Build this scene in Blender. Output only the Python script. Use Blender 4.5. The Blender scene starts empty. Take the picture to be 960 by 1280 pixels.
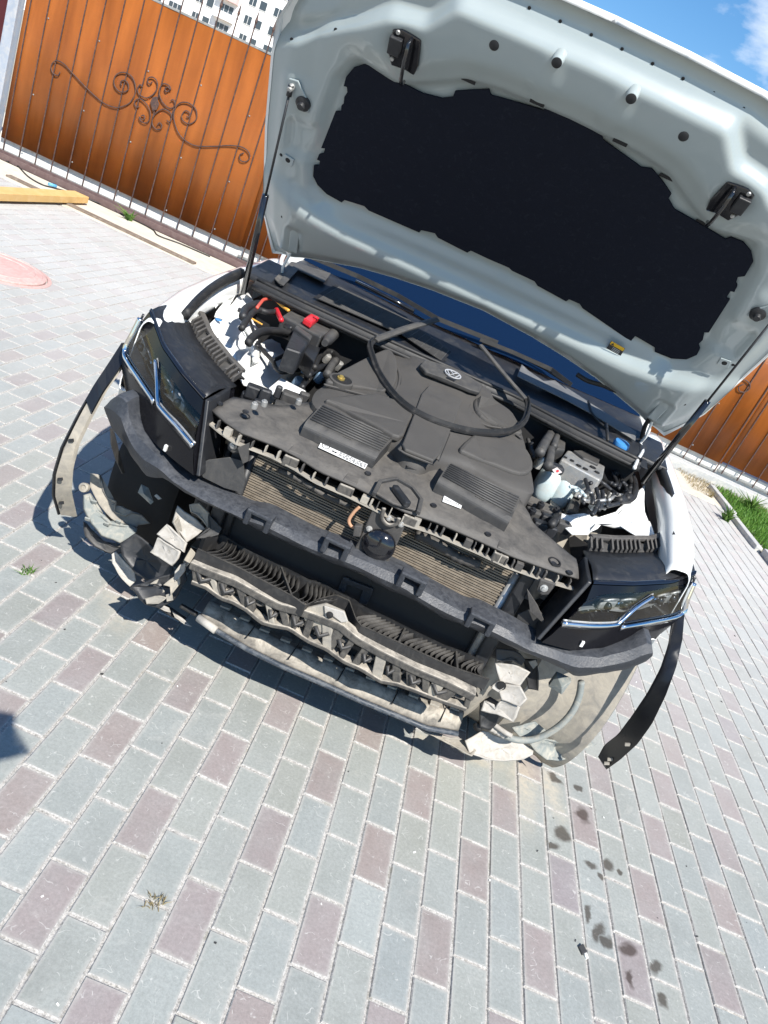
import bpy, bmesh, math, random
import numpy as np
from mathutils import Vector, Matrix

# ------------------------------------------------------------------ camera
F_PX = 937.05
YAW, PITCH, ROLL, CAM_H = math.radians(1.1349), math.radians(22.6834), math.radians(-24.8864), 1.62014
SC = bpy.context.scene
COL = SC.collection
_f = np.array([math.sin(YAW)*math.cos(PITCH), math.cos(YAW)*math.cos(PITCH), -math.sin(PITCH)])
_r = np.array([math.cos(YAW), -math.sin(YAW), 0.0])
_d = np.cross(_f, _r)
CR = math.cos(ROLL)*_r + math.sin(ROLL)*_d
CD = -math.sin(ROLL)*_r + math.cos(ROLL)*_d
CAM = np.array([0, 0, CAM_H])
cam_data = bpy.data.cameras.new('camera')
cam_data.sensor_fit = 'HORIZONTAL'; cam_data.sensor_width = 36
cam_data.lens = F_PX/960*36
cam_data.clip_start = 0.05; cam_data.clip_end = 3000
cam = bpy.data.objects.new('camera', cam_data); COL.objects.link(cam)
cam.matrix_world = Matrix(((CR[0], -CD[0], -_f[0], CAM[0]), (CR[1], -CD[1], -_f[1], CAM[1]), (CR[2], -CD[2], -_f[2], CAM[2]), (0, 0, 0, 1)))
SC.camera = cam

# ------------------------------------------------------------------ light
SUN_EL, SUN_AZ = math.radians(47), math.radians(151)      # azimuth clockwise from +Y
world = bpy.data.worlds.new('World'); SC.world = world; world.use_nodes = True
wn = world.node_tree.nodes; wl = world.node_tree.links; wn.clear()
wo = wn.new('ShaderNodeOutputWorld'); wb = wn.new('ShaderNodeBackground'); wb.inputs['Strength'].default_value = 0.088
sky = wn.new('ShaderNodeTexSky'); sky.sky_type = 'NISHITA'; sky.sun_disc = False
sky.sun_elevation = SUN_EL; sky.sun_rotation = SUN_AZ; sky.air_density = 1.0; sky.dust_density = 0.1; sky.ozone_density = 2.0
tc = wn.new('ShaderNodeTexCoord'); mp = wn.new('ShaderNodeMapping'); mp.inputs['Scale'].default_value = (1, 1, 2.2); mp.inputs['Location'].default_value = (4.775, 0.3, 1.9)
nz = wn.new('ShaderNodeTexNoise'); nz.inputs['Scale'].default_value = 2.6; nz.inputs['Detail'].default_value = 9; nz.inputs['Roughness'].default_value = 0.55
cr = wn.new('ShaderNodeValToRGB'); cr.color_ramp.elements[0].position = 0.57; cr.color_ramp.elements[1].position = 0.66
mx = wn.new('ShaderNodeMix'); mx.data_type = 'RGBA'; mx.inputs[7].default_value = (9, 9.3, 9.8, 1)
wl.new(tc.outputs['Generated'], mp.inputs['Vector']); wl.new(mp.outputs['Vector'], nz.inputs['Vector'])
wl.new(nz.outputs['Fac'], cr.inputs['Fac']); wl.new(cr.outputs['Color'], mx.inputs[0])
hs = wn.new('ShaderNodeHueSaturation'); hs.inputs['Saturation'].default_value = 1.3; hs.inputs['Value'].default_value = 1.2
wl.new(sky.outputs['Color'], hs.inputs['Color']); wl.new(hs.outputs['Color'], mx.inputs[6]); wl.new(mx.outputs[2], wb.inputs['Color']); wl.new(wb.outputs['Background'], wo.inputs['Surface'])
sun_d = bpy.data.lights.new('sun', 'SUN'); sun_d.energy = 5.0; sun_d.angle = math.radians(0.5); sun_d.color = (1, 0.955, 0.88)
sun = bpy.data.objects.new('sun', sun_d); COL.objects.link(sun)
to_sun = Vector((math.sin(SUN_AZ)*math.cos(SUN_EL), math.cos(SUN_AZ)*math.cos(SUN_EL), math.sin(SUN_EL)))
sun.rotation_euler = to_sun.to_track_quat('Z', 'Y').to_euler(); sun.location = (3, -3, 6)
SC.view_settings.view_transform = 'Standard'; SC.view_settings.look = 'None'
SC.view_settings.exposure = 0.63; SC.view_settings.gamma = 1.0; SC.view_settings.use_curve_mapping = False
random.seed(7)
RNG = np.random.default_rng(7)

# ------------------------------------------------------------------ photo ray helpers (world and car-local)
def ray(p):
    return CR*((p[0]-480)/F_PX) + CD*((p[1]-640)/F_PX) + _f
def wz(px, py, z=0.0):
    d = ray((px, py)); return CAM + d*((z-CAM_H)/d[2])
def wy(px, py, y):
    d = ray((px, py)); return CAM + d*(y/d[1])
CAR_YAW = math.radians(-2.0); CAR_T = np.array([0.03, 1.6, 0.0])
CRZ = np.array([[math.cos(CAR_YAW), -math.sin(CAR_YAW), 0], [math.sin(CAR_YAW), math.cos(CAR_YAW), 0], [0, 0, 1]])
CL = CRZ.T @ (CAM-CAR_T)
def lray(p): return CRZ.T @ ray(p)
def lz(px, py, z):
    d = lray((px, py)); return CL + d*((z-CL[2])/d[2])
def ly(px, py, y):
    d = lray((px, py)); return CL + d*((y-CL[1])/d[1])
def lx(px, py, x):
    d = lray((px, py)); return CL + d*((x-CL[0])/d[0])
def lpl(px, py, o, n):
    d = lray((px, py)); n = np.array(n, float); return CL + d*(((np.array(o, float)-CL) @ n)/(d @ n))
def lsurf(px, py, fn, y0=0.3):
    y = y0
    for _ in range(40):
        q = ly(px, py, y); y = 0.5*y + 0.5*fn(q[0], q[2])
    return ly(px, py, y)

# ------------------------------------------------------------------ mesh builder
class MB:
    def __init__(s): s.v = []; s.f = []; s.m = []
    def add(s, vs, fs, mi=0):
        o = len(s.v); s.v += [tuple(map(float, v)) for v in vs]
        for f in fs: s.f.append(tuple(i+o for i in f)); s.m.append(mi)
        return s
    def box(s, lo, hi, mi=0):
        (a, b, c), (d, e, g) = lo, hi
        vs = [(a, b, c), (d, b, c), (d, e, c), (a, e, c), (a, b, g), (d, b, g), (d, e, g), (a, e, g)]
        return s.add(vs, [(0, 3, 2, 1), (4, 5, 6, 7), (0, 1, 5, 4), (1, 2, 6, 5), (2, 3, 7, 6), (3, 0, 4, 7)], mi)
    def obox(s, c, ax, ay, az, mi=0):
        c, ax, ay, az = [np.array(q, float) for q in (c, ax, ay, az)]
        vs = [c+sx*ax+sy*ay+sz*az for sz in (-1, 1) for sx, sy in ((-1, -1), (1, -1), (1, 1), (-1, 1))]
        return s.add(vs, [(0, 3, 2, 1), (4, 5, 6, 7), (0, 1, 5, 4), (1, 2, 6, 5), (2, 3, 7, 6), (3, 0, 4, 7)], mi)
    def tube(s, pts, r, n=8, caps=True, mi=0, flat=1.0, up=(0, 0, 1)):
        pts = [np.array(p, float) for p in pts]; k = len(pts)
        rs = r if hasattr(r, '__len__') else [r]*k
        o = []; prev = None
        for i, p in enumerate(pts):
            t = pts[min(i+1, k-1)]-pts[max(i-1, 0)]; t = t/(np.linalg.norm(t)+1e-12)
            if prev is None:
                u = np.array(up, float); u = u-t*(u@t)
                if np.linalg.norm(u) < 1e-3: u = np.array([1., 0, 0]); u = u-t*(u@t)
            else: u = prev-t*(prev@t)
            u = u/(np.linalg.norm(u)+1e-12); prev = u; w = np.cross(t, u)
            o += [p+rs[i]*(flat*math.cos(a)*u+math.sin(a)*w) for a in [2*math.pi*j/n for j in range(n)]]
        fs = [(i*n+j, i*n+(j+1) % n, (i+1)*n+(j+1) % n, (i+1)*n+j) for i in range(k-1) for j in range(n)]
        if caps: fs += [tuple(range(n))[::-1], tuple((k-1)*n+j for j in range(n))]
        return s.add(o, fs, mi)
    def sweep(s, pts, prof, up=(0, 0, 1), closed=False, mi=0):
        """sweep a closed 2D profile [(side, up)] along pts; side = up x tangent"""
        pts = [np.array(p, float) for p in pts]; k = len(pts); n = len(prof); o = []
        for i, p in enumerate(pts):
            t = pts[min(i+1, k-1)]-pts[max(i-1, 0)] if not closed else pts[(i+1) % k]-pts[i-1]
            t = t/(np.linalg.norm(t)+1e-12); u = np.array(up(i) if callable(up) else up, float); u = u-t*(u@t); u /= (np.linalg.norm(u)+1e-12); w = np.cross(u, t)
            o += [p+a*w+b*u for a, b in prof]
        kk = k if closed else k-1
        fs = [(i*n+j, i*n+(j+1) % n, ((i+1) % k)*n+(j+1) % n, ((i+1) % k)*n+j) for i in range(kk) for j in range(n)]
        if not closed: fs += [tuple(range(n))[::-1], tuple((k-1)*n+j for j in range(n))]
        return s.add(o, fs, mi)
    def prism(s, poly, off, mi=0):
        poly = [np.array(p, float) for p in poly]; off = np.array(off, float); n = len(poly)
        return s.add(poly+[p+off for p in poly], [tuple(range(n))[::-1], tuple(range(n, 2*n))]+[(i, (i+1) % n, n+(i+1) % n, n+i) for i in range(n)], mi)
    def grid(s, rows, mi=0, closed=False):
        a = len(rows); b = len(rows[0])
        bb = b if closed else b-1
        return s.add([p for r in rows for p in r], [(i*b+j, i*b+(j+1) % b, (i+1)*b+(j+1) % b, (i+1)*b+j) for i in range(a-1) for j in range(bb)], mi)
    def lathe(s, c, axis, prof, n=24, mi=0):
        c = np.array(c, float); t = np.array(axis, float); t /= np.linalg.norm(t)
        u = np.cross(t, (0, 0, 1)) if abs(t[2]) < .9 else np.cross(t, (1, 0, 0)); u /= np.linalg.norm(u); w = np.cross(t, u)
        rows = [[c+t*h+r*(math.cos(2*math.pi*j/n)*u+math.sin(2*math.pi*j/n)*w) for j in range(n)] for r, h in prof]
        o = len(s.v); s.grid(rows, mi, closed=True)
        s.f += [tuple(o+j for j in range(n))[::-1], tuple(o+(len(prof)-1)*n+j for j in range(n))]; s.m += [mi, mi]
        return s
    def build(s, name, mats, parent=None, smooth=False, bevel=0, seg=2, solid=0, sub=0, autosmooth=None, fix=True):
        me = bpy.data.meshes.new(name); me.from_pydata(s.v, [], s.f)
        for m in (mats if isinstance(mats, (list, tuple)) else [mats]): me.materials.append(m)
        if any(s.m): me.polygons.foreach_set('material_index', s.m)
        me.update(); me.validate()
        if fix:
            bm = bmesh.new(); bm.from_mesh(me); bmesh.ops.recalc_face_normals(bm, faces=bm.faces); bm.to_mesh(me); bm.free()
        ob = bpy.data.objects.new(name, me); COL.objects.link(ob)
        if parent is not None: ob.parent = parent
        if smooth or autosmooth:
            me.polygons.foreach_set('use_smooth', [True]*len(me.polygons))
            if autosmooth:
                bm = bmesh.new(); bm.from_mesh(me)
                for e in bm.edges:
                    if len(e.link_faces) == 2 and e.calc_face_angle(0) > math.radians(autosmooth): e.smooth = False
                bm.to_mesh(me); bm.free()
        if solid:
            m = ob.modifiers.new('solid', 'SOLIDIFY'); m.thickness = solid; m.offset = 0
        if bevel:
            m = ob.modifiers.new('bevel', 'BEVEL'); m.width = bevel; m.segments = seg; m.limit_method = 'ANGLE'; m.angle_limit = math.radians(35); m.harden_normals = False
        if sub:
            m = ob.modifiers.new('sub', 'SUBSURF'); m.levels = sub; m.render_levels = sub
        return ob
def tag(o, label=None, cat=None, group=None, kind=None):
    if label: o['label'] = label
    if cat: o['category'] = cat
    if group: o['group'] = group
    if kind: o['kind'] = kind
    return o
def empty(name, loc=(0, 0, 0), rz=0.0):
    o = bpy.data.objects.new(name, None); o.empty_display_size = 0.1; COL.objects.link(o); o.location = loc; o.rotation_euler = (0, 0, rz); return o
def catmull(pts, n=6, closed=False):
    P = [np.array(p, float) for p in pts]; k = len(P); out = []
    for i in range(k if closed else k-1):
        if closed: a, b, c, d = P[i-1], P[i], P[(i+1) % k], P[(i+2) % k]
        else: a, b, c, d = P[max(i-1, 0)], P[i], P[i+1], P[min(i+2, k-1)]
        for j in range(n):
            t = j/n; out.append(0.5*((2*b)+(-a+c)*t+(2*a-5*b+4*c-d)*t*t+(-a+3*b-3*c+d)*t**3))
    if not closed: out.append(P[-1])
    return out

# ------------------------------------------------------------------ materials
def newmat(name):
    m = bpy.data.materials.new(name); m.use_nodes = True
    nt = m.node_tree; b = nt.nodes['Principled BSDF']; return m, nt, nt.nodes, nt.links, b
def N(nt, typ, **kw):
    n = nt.nodes.new(typ)
    for k, v in kw.items():
        if k in n.inputs.keys(): n.inputs[k].default_value = v
        else: setattr(n, k, v)
    return n
def ramp(nt, src, p0, p1, c0=(0, 0, 0, 1), c1=(1, 1, 1, 1)):
    r = nt.nodes.new('ShaderNodeValToRGB'); e = r.color_ramp.elements
    e[0].position = p0; e[1].position = p1; e[0].color = c0; e[1].color = c1
    nt.links.new(src, r.inputs['Fac']); return r.outputs['Color']
def mixc(nt, fac, a, b):
    m = nt.nodes.new('ShaderNodeMix'); m.data_type = 'RGBA'
    for i, v in ((0, fac), (6, a), (7, b)):
        if hasattr(v, 'node'): nt.links.new(v, m.inputs[i])
        else: m.inputs[i].default_value = v if i == 0 else (tuple(v)+(1,))[:4]
    return m.outputs[2]
def mth(nt, op, a, b=None, c=None, clamp=False):
    m = nt.nodes.new('ShaderNodeMath'); m.operation = op; m.use_clamp = clamp
    for i, v in enumerate((a, b, c)):
        if v is None: continue
        if hasattr(v, 'node'): nt.links.new(v, m.inputs[i])
        else: m.inputs[i].default_value = v
    return m.outputs[0]
def noise(nt, scale, detail=6, rough=0.6, coord='Object', dist=0.0, stretch=None):
    t = nt.nodes.new('ShaderNodeTexCoord'); n = nt.nodes.new('ShaderNodeTexNoise')
    n.inputs['Scale'].default_value = scale; n.inputs['Detail'].default_value = detail; n.inputs['Roughness'].default_value = rough; n.inputs['Distortion'].default_value = dist
    src = t.outputs[coord] if coord != 'World' else None
    if coord == 'World':
        src = nt.nodes.new('ShaderNodeNewGeometry').outputs['Position']
    if stretch:
        mpn = nt.nodes.new('ShaderNodeMapping'); mpn.inputs['Scale'].default_value = stretch; nt.links.new(src, mpn.inputs['Vector']); src = mpn.outputs['Vector']
    nt.links.new(src, n.inputs['Vector']); return n.outputs['Fac']
def bump(nt, b, h, strength=0.2, dist=0.01):
    n = nt.nodes.new('ShaderNodeBump'); n.inputs['Strength'].default_value = strength; n.inputs['Distance'].default_value = dist
    nt.links.new(h, n.inputs['Height']); nt.links.new(n.outputs['Normal'], b.inputs['Normal'])
def plain(name, col, rough=0.5, metal=0.0, spec=0.5, coat=0.0, dust=None, dust_amt=(0.45, 0.7), dust_scale=9, grain=0.0, grain_scale=300, rough_var=0.1, var=0.12, top=None, top_amt=.8):
    """surface colour with slight mottling, an optional film of dust in patches and fine grain"""
    m, nt, nd, lk, b = newmat(name)
    n1 = noise(nt, dust_scale, 8, 0.62, dist=0.4)
    c = mixc(nt, n1, tuple(x*(1-var) for x in col), tuple(min(1, x*(1+var)) for x in col))
    b.inputs['Metallic'].default_value = metal; b.inputs['Specular IOR Level'].default_value = spec
    b.inputs['Coat Weight'].default_value = coat; b.inputs['Coat Roughness'].default_value = 0.04
    n2 = noise(nt, dust_scale*2.7, 8, 0.7, dist=0.8)
    if dust:
        f = ramp(nt, n2, *dust_amt); c = mixc(nt, f, c, dust)
        r = mth(nt, 'MULTIPLY_ADD', f, 0.9-rough, rough, clamp=True)
        r = mth(nt, 'MULTIPLY_ADD', n1, rough_var, r, clamp=True)
    elif True: r = mth(nt, 'MULTIPLY_ADD', n2, rough_var*2, max(rough-rough_var, 0.02), clamp=True)
    if top:     # dust settled on faces that point up
        sn = nd.new('ShaderNodeSeparateXYZ'); lk.new(nd.new('ShaderNodeNewGeometry').outputs['Normal'], sn.inputs[0])
        ft = mth(nt, 'MULTIPLY', ramp(nt, sn.outputs['Z'], .3, .85), mth(nt, 'MULTIPLY', ramp(nt, noise(nt, dust_scale*1.6, 7, .7, dist=.5), .28, .62), top_amt))
        c = mixc(nt, ft, c, top); r = mth(nt, 'MAXIMUM', r, ft)
    lk.new(c, b.inputs['Base Color']); lk.new(r, b.inputs['Roughness'])
    if grain: bump(nt, b, noise(nt, grain_scale, 3, 0.6), grain, 0.002)
    return m
# ------------------------------------------------------------------ environment materials
def stain_mask(nt, blobs, edge=0.45):
    """soft union of small ellipses lying on the ground, ragged by noise"""
    pos = nt.nodes.new('ShaderNodeNewGeometry').outputs['Position']
    nn = nt.nodes.new('ShaderNodeTexNoise'); nn.inputs['Scale'].default_value = 19; nn.inputs['Detail'].default_value = 4; nt.links.new(pos, nn.inputs['Vector'])
    off = nt.nodes.new('ShaderNodeVectorMath'); off.operation = 'MULTIPLY_ADD'; off.inputs[1].default_value = (0.06, 0.06, 0); off.inputs[2].default_value = (-0.03, -0.03, 0); nt.links.new(nn.outputs['Color'], off.inputs[0])
    ad = nt.nodes.new('ShaderNodeVectorMath'); ad.operation = 'ADD'; nt.links.new(pos, ad.inputs[0]); nt.links.new(off.outputs[0], ad.inputs[1])
    acc = None
    for x, y, rx, ry, a in blobs:
        mpn = nt.nodes.new('ShaderNodeMapping'); mpn.vector_type = 'TEXTURE'
        mpn.inputs['Location'].default_value = (x, y, 0); mpn.inputs['Rotation'].default_value = (0, 0, a); mpn.inputs['Scale'].default_value = (rx, ry, 1000)
        nt.links.new(ad.outputs[0], mpn.inputs['Vector'])
        ln = nt.nodes.new('ShaderNodeVectorMath'); ln.operation = 'LENGTH'; nt.links.new(mpn.outputs['Vector'], ln.inputs[0])
        acc = ln.outputs['Value'] if acc is None else mth(nt, 'MINIMUM', acc, ln.outputs['Value'])
    return ramp(nt, acc, 1-edge, 1+edge*0.3, (1, 1, 1, 1), (0, 0, 0, 1))
STAINS = []
for (px, py, rx, ry, ang) in [(728, 1018, .03, .045, .3), (702, 1043, .03, .04, .9), (690, 1058, .018, .03, .6), (740, 1080, .03, .015, 0), (760, 1082, .022, .028, .5), (751, 1095, .012, .014, 0), (774, 1092, .01, .01, 0),
        (735, 1142, .012, .035, .35), (748, 1165, .018, .05, .5), (759, 1177, .02, .03, .6), (786, 1188, .035, .025, -.6), (787, 1222, .013, .03, .2), (820, 1210, .022, .033, .4), (827, 1249, .016, .024, .2), (794, 1263, .014, .025, .5), (800, 1278, .014, .02, .2),
        (695, 975, .035, .02, .3), (722, 985, .014, .014, 0), (690, 968, .02, .012, 0), (740, 1008, .02, .012, 0)]:
    q = wz(px, py); STAINS.append((q[0], q[1], rx*1.1, ry*1.1, -ang))
SAND = [(wz(655, 975)[0], wz(655, 975)[1], .07, .3, 0), (wz(690, 1000)[0], wz(690, 1000)[1]+.05, .05, .2, 0.2), (wz(560, 935)[0], wz(560, 935)[1], .3, .05, 0.15), (wz(155, 745)[0], wz(155, 745)[1], .1, .25, 0.4), (wz(40, 520)[0], wz(40, 520)[1], .3, .35, 0.), (wz(100, 250)[0], wz(100, 250)[1], .6, .5, 0.)]
PAVER_GREY = (.248, .264, .246); PAVER_RED = (.235, .188, .18)
def paver_mat(name, source, marks=True):
    m, nt, nd, lk, b = newmat(name)
    if source == 'object':
        oi = nd.new('ShaderNodeObjectInfo'); c = oi.outputs['Color']
    else:
        at = nd.new('ShaderNodeAttribute'); at.attribute_name = 'tone'; c = at.outputs['Color']
    big = noise(nt, 9, 5, 0.6, 'World'); c = mixc(nt, mth(nt, 'MULTIPLY', big, 0.5), c, (.40, .41, .40))
    fine = noise(nt, 110, 6, 0.8, 'World'); 
    mf = nd.new('ShaderNodeMix'); mf.data_type = 'RGBA'; mf.blend_type = 'OVERLAY'; mf.inputs[0].default_value = 0.45
    lk.new(c, mf.inputs[6]); lk.new(fine, mf.inputs[7]); c = mf.outputs[2]
    # short pale scuffs left by scrapes
    pos = nd.new('ShaderNodeNewGeometry').outputs['Position']
    v = nd.new('ShaderNodeTexVoronoi'); v.feature = 'DISTANCE_TO_EDGE'; v.inputs['Scale'].default_value = 24; v.inputs['Randomness'].default_value = 1
    wv = nd.new('ShaderNodeTexNoise'); wv.inputs['Scale'].default_value = 14; lk.new(pos, wv.inputs['Vector'])
    av = nd.new('ShaderNodeVectorMath'); av.operation = 'MULTIPLY_ADD'; av.inputs[1].default_value = (.12, .12, .12); lk.new(wv.outputs['Color'], av.inputs[0]); lk.new(pos, av.inputs[2]); lk.new(av.outputs[0], v.inputs['Vector'])
    line = ramp(nt, v.outputs['Distance'], 0.012, 0.03, (1, 1, 1, 1), (0, 0, 0, 1))
    br = ramp(nt, noise(nt, 34, 3, 0.6, 'World'), 0.55, 0.64)
    scuff = mth(nt, 'MULTIPLY', mth(nt, 'MULTIPLY', line, br), 0.5)
    c = mixc(nt, scuff, c, (.62, .61, .58))
    if source == 'object':
        tco = nd.new('ShaderNodeTexCoord'); sp_ = nd.new('ShaderNodeSeparateXYZ'); lk.new(tco.outputs['Object'], sp_.inputs[0])
        ex = mth(nt, 'SUBTRACT', .0476, mth(nt, 'ABSOLUTE', sp_.outputs['X'])); ey = mth(nt, 'SUBTRACT', .0976, mth(nt, 'ABSOLUTE', sp_.outputs['Y']))
        ed = mth(nt, 'ADD', mth(nt, 'MINIMUM', ex, ey), mth(nt, 'MULTIPLY_ADD', noise(nt, 45, 6, .7, 'World'), -.022, .009))
        c = mixc(nt, mth(nt, 'MULTIPLY', ramp(nt, ed, 0, .009, (1, 1, 1, 1), (0, 0, 0, 1)), .55), c, (.43, .415, .385))
        dk = ramp(nt, noise(nt, 3.2, 7, .7, 'World', dist=.8), .5, .75); c = mixc(nt, mth(nt, 'MULTIPLY', dk, .3), c, (.15, .155, .145))
    patch = ramp(nt, noise(nt, 5.5, 9, 0.75, 'World', dist=1.2), 0.56, 0.78)
    c = mixc(nt, mth(nt, 'MULTIPLY', patch, 0.4), c, (.52, .50, .46))
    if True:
        sx = nd.new('ShaderNodeSeparateXYZ'); lk.new(pos, sx.inputs[0]); c = mixc(nt, mth(nt, 'MULTIPLY', ramp(nt, mth(nt, 'MULTIPLY', sx.outputs['Y'], .1), .20, .58), mth(nt, 'MULTIPLY_ADD', noise(nt, 2.2, 6, .65, 'World'), .6, .30)), c, (.58, .57, .55))  # paler with distance: haze painted into the colour along with dust
    if not marks:
        lk.new(c, b.inputs['Base Color']); b.inputs['Roughness'].default_value = .8; b.inputs['Specular IOR Level'].default_value = .35
        bump(nt, b, noise(nt, 200, 4, 0.7, 'World'), 0.3, 0.0015); return m
    sand = stain_mask(nt, SAND, 0.8)
    sp = mth(nt, 'MULTIPLY', sand, ramp(nt, noise(nt, 40, 8, 0.75, 'World'), 0.3, 0.62))
    c = mixc(nt, mth(nt, 'MULTIPLY', sp, 0.8), c, (.50, .44, .35))
    st = stain_mask(nt, STAINS)
    mm = nd.new('ShaderNodeMix'); mm.data_type = 'RGBA'; mm.blend_type = 'MULTIPLY'; lk.new(st, mm.inputs[0]); lk.new(c, mm.inputs[6]); mm.inputs[7].default_value = (.34, .30, .27, 1); c = mm.outputs[2]
    lk.new(c, b.inputs['Base Color'])
    lk.new(mth(nt, 'MULTIPLY_ADD', st, -0.25, 0.8), b.inputs['Roughness']); b.inputs['Specular IOR Level'].default_value = 0.35
    bump(nt, b, mth(nt, 'ADD', noise(nt, 420, 3, 0.7, 'World'), mth(nt, 'MULTIPLY', noise(nt, 60, 4, 0.6, 'World'), 1.5)), 0.25, 0.0015)
    return m
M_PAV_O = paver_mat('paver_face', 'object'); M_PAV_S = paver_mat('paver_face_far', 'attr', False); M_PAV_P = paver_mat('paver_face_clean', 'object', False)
def sand_mat():
    m, nt, nd, lk, b = newmat('joint_sand')
    c = mixc(nt, ramp(nt, noise(nt, 150, 8, 0.85, 'World'), .36, .6), (.17, .165, .155), (.60, .58, .55))
    c = mixc(nt, ramp(nt, noise(nt, 12, 6, .7, 'World'), .58, .72), c, (.25, .24, .2))
    lk.new(c, b.inputs['Base Color']); b.inputs['Roughness'].default_value = .95
    bump(nt, b, noise(nt, 260, 4, 0.8, 'World'), 0.7, 0.004); return m
M_SAND = sand_mat()
M_EARTH = plain('dry_earth', (.33, .29, .22), .95, dust=(.42, .38, .3), dust_scale=3, grain=.5, grain_scale=60)
M_SCREED = plain('pale_screed', (.62, .57, .47), .95, dust=(.5, .43, .33), dust_scale=2.2, grain=.6, grain_scale=50, dust_amt=(.5, .75))

# ------------------------------------------------------------------ ground
g = MB(); g.add([(-900, -900, -.06), (900, -900, -.06), (900, 900, -.06), (-900, 900, -.06)], [(0, 1, 2, 3)])
tag(g.build('ground', M_EARTH), kind='structure')
PX0, PX1, PY0, PY1 = -8.4, 3.42, -1.2, 7.78
paving = MB(); paving.box((PX0, PY0, -.05), (PX1, PY1, -.0042)); paving = tag(paving.build('paving', M_SAND), kind='structure')
W_, L_ = 0.1, 0.2
def paver_mesh(hw, hl, jit):
    b = MB(); c = .0028
    rr = lambda: (random.random()-.5)*jit
    top = [(-hw+c+rr(), -hl+c+rr(), 0), (hw-c+rr(), -hl+c+rr(), 0), (hw-c+rr(), hl-c+rr(), 0), (-hw+c+rr(), hl-c+rr(), 0)]
    mid = [(-hw, -hl, -.003), (hw, -hl, -.003), (hw, hl, -.003), (-hw, hl, -.003)]
    bot = [(x, y, -.02) for x, y, z in mid]
    b.add(top+mid+bot, [(0, 1, 2, 3)]); b.add([], [])
    for i in range(4):
        j = (i+1) % 4
        b.f += [(i, 4+i, 4+j, j), (4+i, 8+i, 8+j, 4+j)]; b.m += [1, 1]
    return b
pmesh = []
for k in range(5):
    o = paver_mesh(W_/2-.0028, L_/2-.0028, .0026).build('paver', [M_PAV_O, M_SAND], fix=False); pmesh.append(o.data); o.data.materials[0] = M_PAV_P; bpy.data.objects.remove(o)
pmesh_m = []
for me in pmesh:
    c = me.copy(); c.materials[0] = M_PAV_O; pmesh_m.append(c)
def marked(x, y): return any(abs(x-q[0]) < max(q[2], q[3])*1.5+.1 and abs(y-q[1]) < max(q[2], q[3])*1.5+.15 for q in STAINS+SAND[:4])
CARPOLY = [(150, 430), (68, 640), (120, 740), (200, 800), (600, 945), (690, 950), (800, 940), (800, 850), (880, 720), (880, 600), (960, 380), (960, 0), (340, 0), (330, 300)]
def inpoly(x, y, poly):
    r = False; j = len(poly)-1
    for i in range(len(poly)):
        if (poly[i][1] > y) != (poly[j][1] > y) and x < (poly[j][0]-poly[i][0])*(y-poly[i][1])/(poly[j][1]-poly[i][1])+poly[i][0]: r = not r
        j = i
    return r
def topx(p):
    q = np.array(p, float)-CAM; w = q@_f
    return (480+F_PX*(q@CR)/w, 640+F_PX*(q@CD)/w, w)
MANHOLE = (-3.06, 5.0, .36)
cand = []
for ci in range(int(PX0/W_)-8, int(PX1/W_)+2):
    for k in range(-40, 24):
        v = k + (0.5 if ci % 2 else 0.0)
        x = (ci+6.629+.5)*W_; y = (19.897-2*v-1)*W_
        if not (PX0+.05 <= x <= PX1-.05 and PY0+.1 <= y <= PY1-.08): continue
        if math.hypot(x-MANHOLE[0], y-MANHOLE[1]) < MANHOLE[2]-.02: continue
        red = abs(((v-(1-1.5*ci)) % 4)) < .01 or abs(((v-(1-1.5*ci)) % 4)-4) < .01
        base = PAVER_RED if red else PAVER_GREY
        t = random.gauss(1, .045); hsh = random.gauss(0, .006)
        colr = tuple(max(.05, c*t+d) for c, d in zip(base, (hsh*.6, 0, -hsh)))
        if random.random() < .03 and not red: colr = tuple(c*1.14 for c in colr)
        px, py, w = topx((x, y, 0)) if y > .3 else (-1, -1, 0)
        vis = y > .3 and -20 < px < 980 and 0 < py < 1300 and not inpoly(px, py, CARPOLY)
        cand.append((w if vis else 1e9, x, y, colr))
cand.sort(key=lambda c: c[0])
far = MB(); tones = []
for i, (w, x, y, colr) in enumerate(cand):
    dz = random.gauss(0, .0007); tx, ty = random.gauss(0, .0045), random.gauss(0, .0035)
    if i < 300:
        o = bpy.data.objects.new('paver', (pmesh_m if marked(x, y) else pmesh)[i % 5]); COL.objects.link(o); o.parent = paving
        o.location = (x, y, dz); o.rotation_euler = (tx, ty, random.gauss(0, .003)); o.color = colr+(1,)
    else:
        hw, hl, c = W_/2-.0028, L_/2-.0028, .0028
        rows = [[(-hw+c, -hl+c, 0), (hw-c, -hl+c, 0), (hw-c, hl-c, 0), (-hw+c, hl-c, 0)], [(-hw, -hl, -.003), (hw, -hl, -.003), (hw, hl, -.003), (-hw, hl, -.003)], [(-hw, -hl, -.012), (hw, -hl, -.012), (hw, hl, -.012), (-hw, hl, -.012)]]
        vs = [(x+a, y+b, dz+z-a*ty+b*tx) for r in rows for a, b, z in r]
        far.add(vs, [(0, 1, 2, 3)], 0); o0 = len(far.v)-12
        for a in range(4):
            b_ = (a+1) % 4
            far.f += [(o0+a, o0+4+a, o0+4+b_, o0+b_), (o0+4+a, o0+8+a, o0+8+b_, o0+4+b_)]; far.m += [1, 1]
        tones += [colr+(1,)]*12
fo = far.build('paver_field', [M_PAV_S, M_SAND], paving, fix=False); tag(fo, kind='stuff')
ca = fo.data.color_attributes.new('tone', 'FLOAT_COLOR', 'POINT'); ca.data.foreach_set('color', np.array(tones, dtype=np.float32).ravel())

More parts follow.
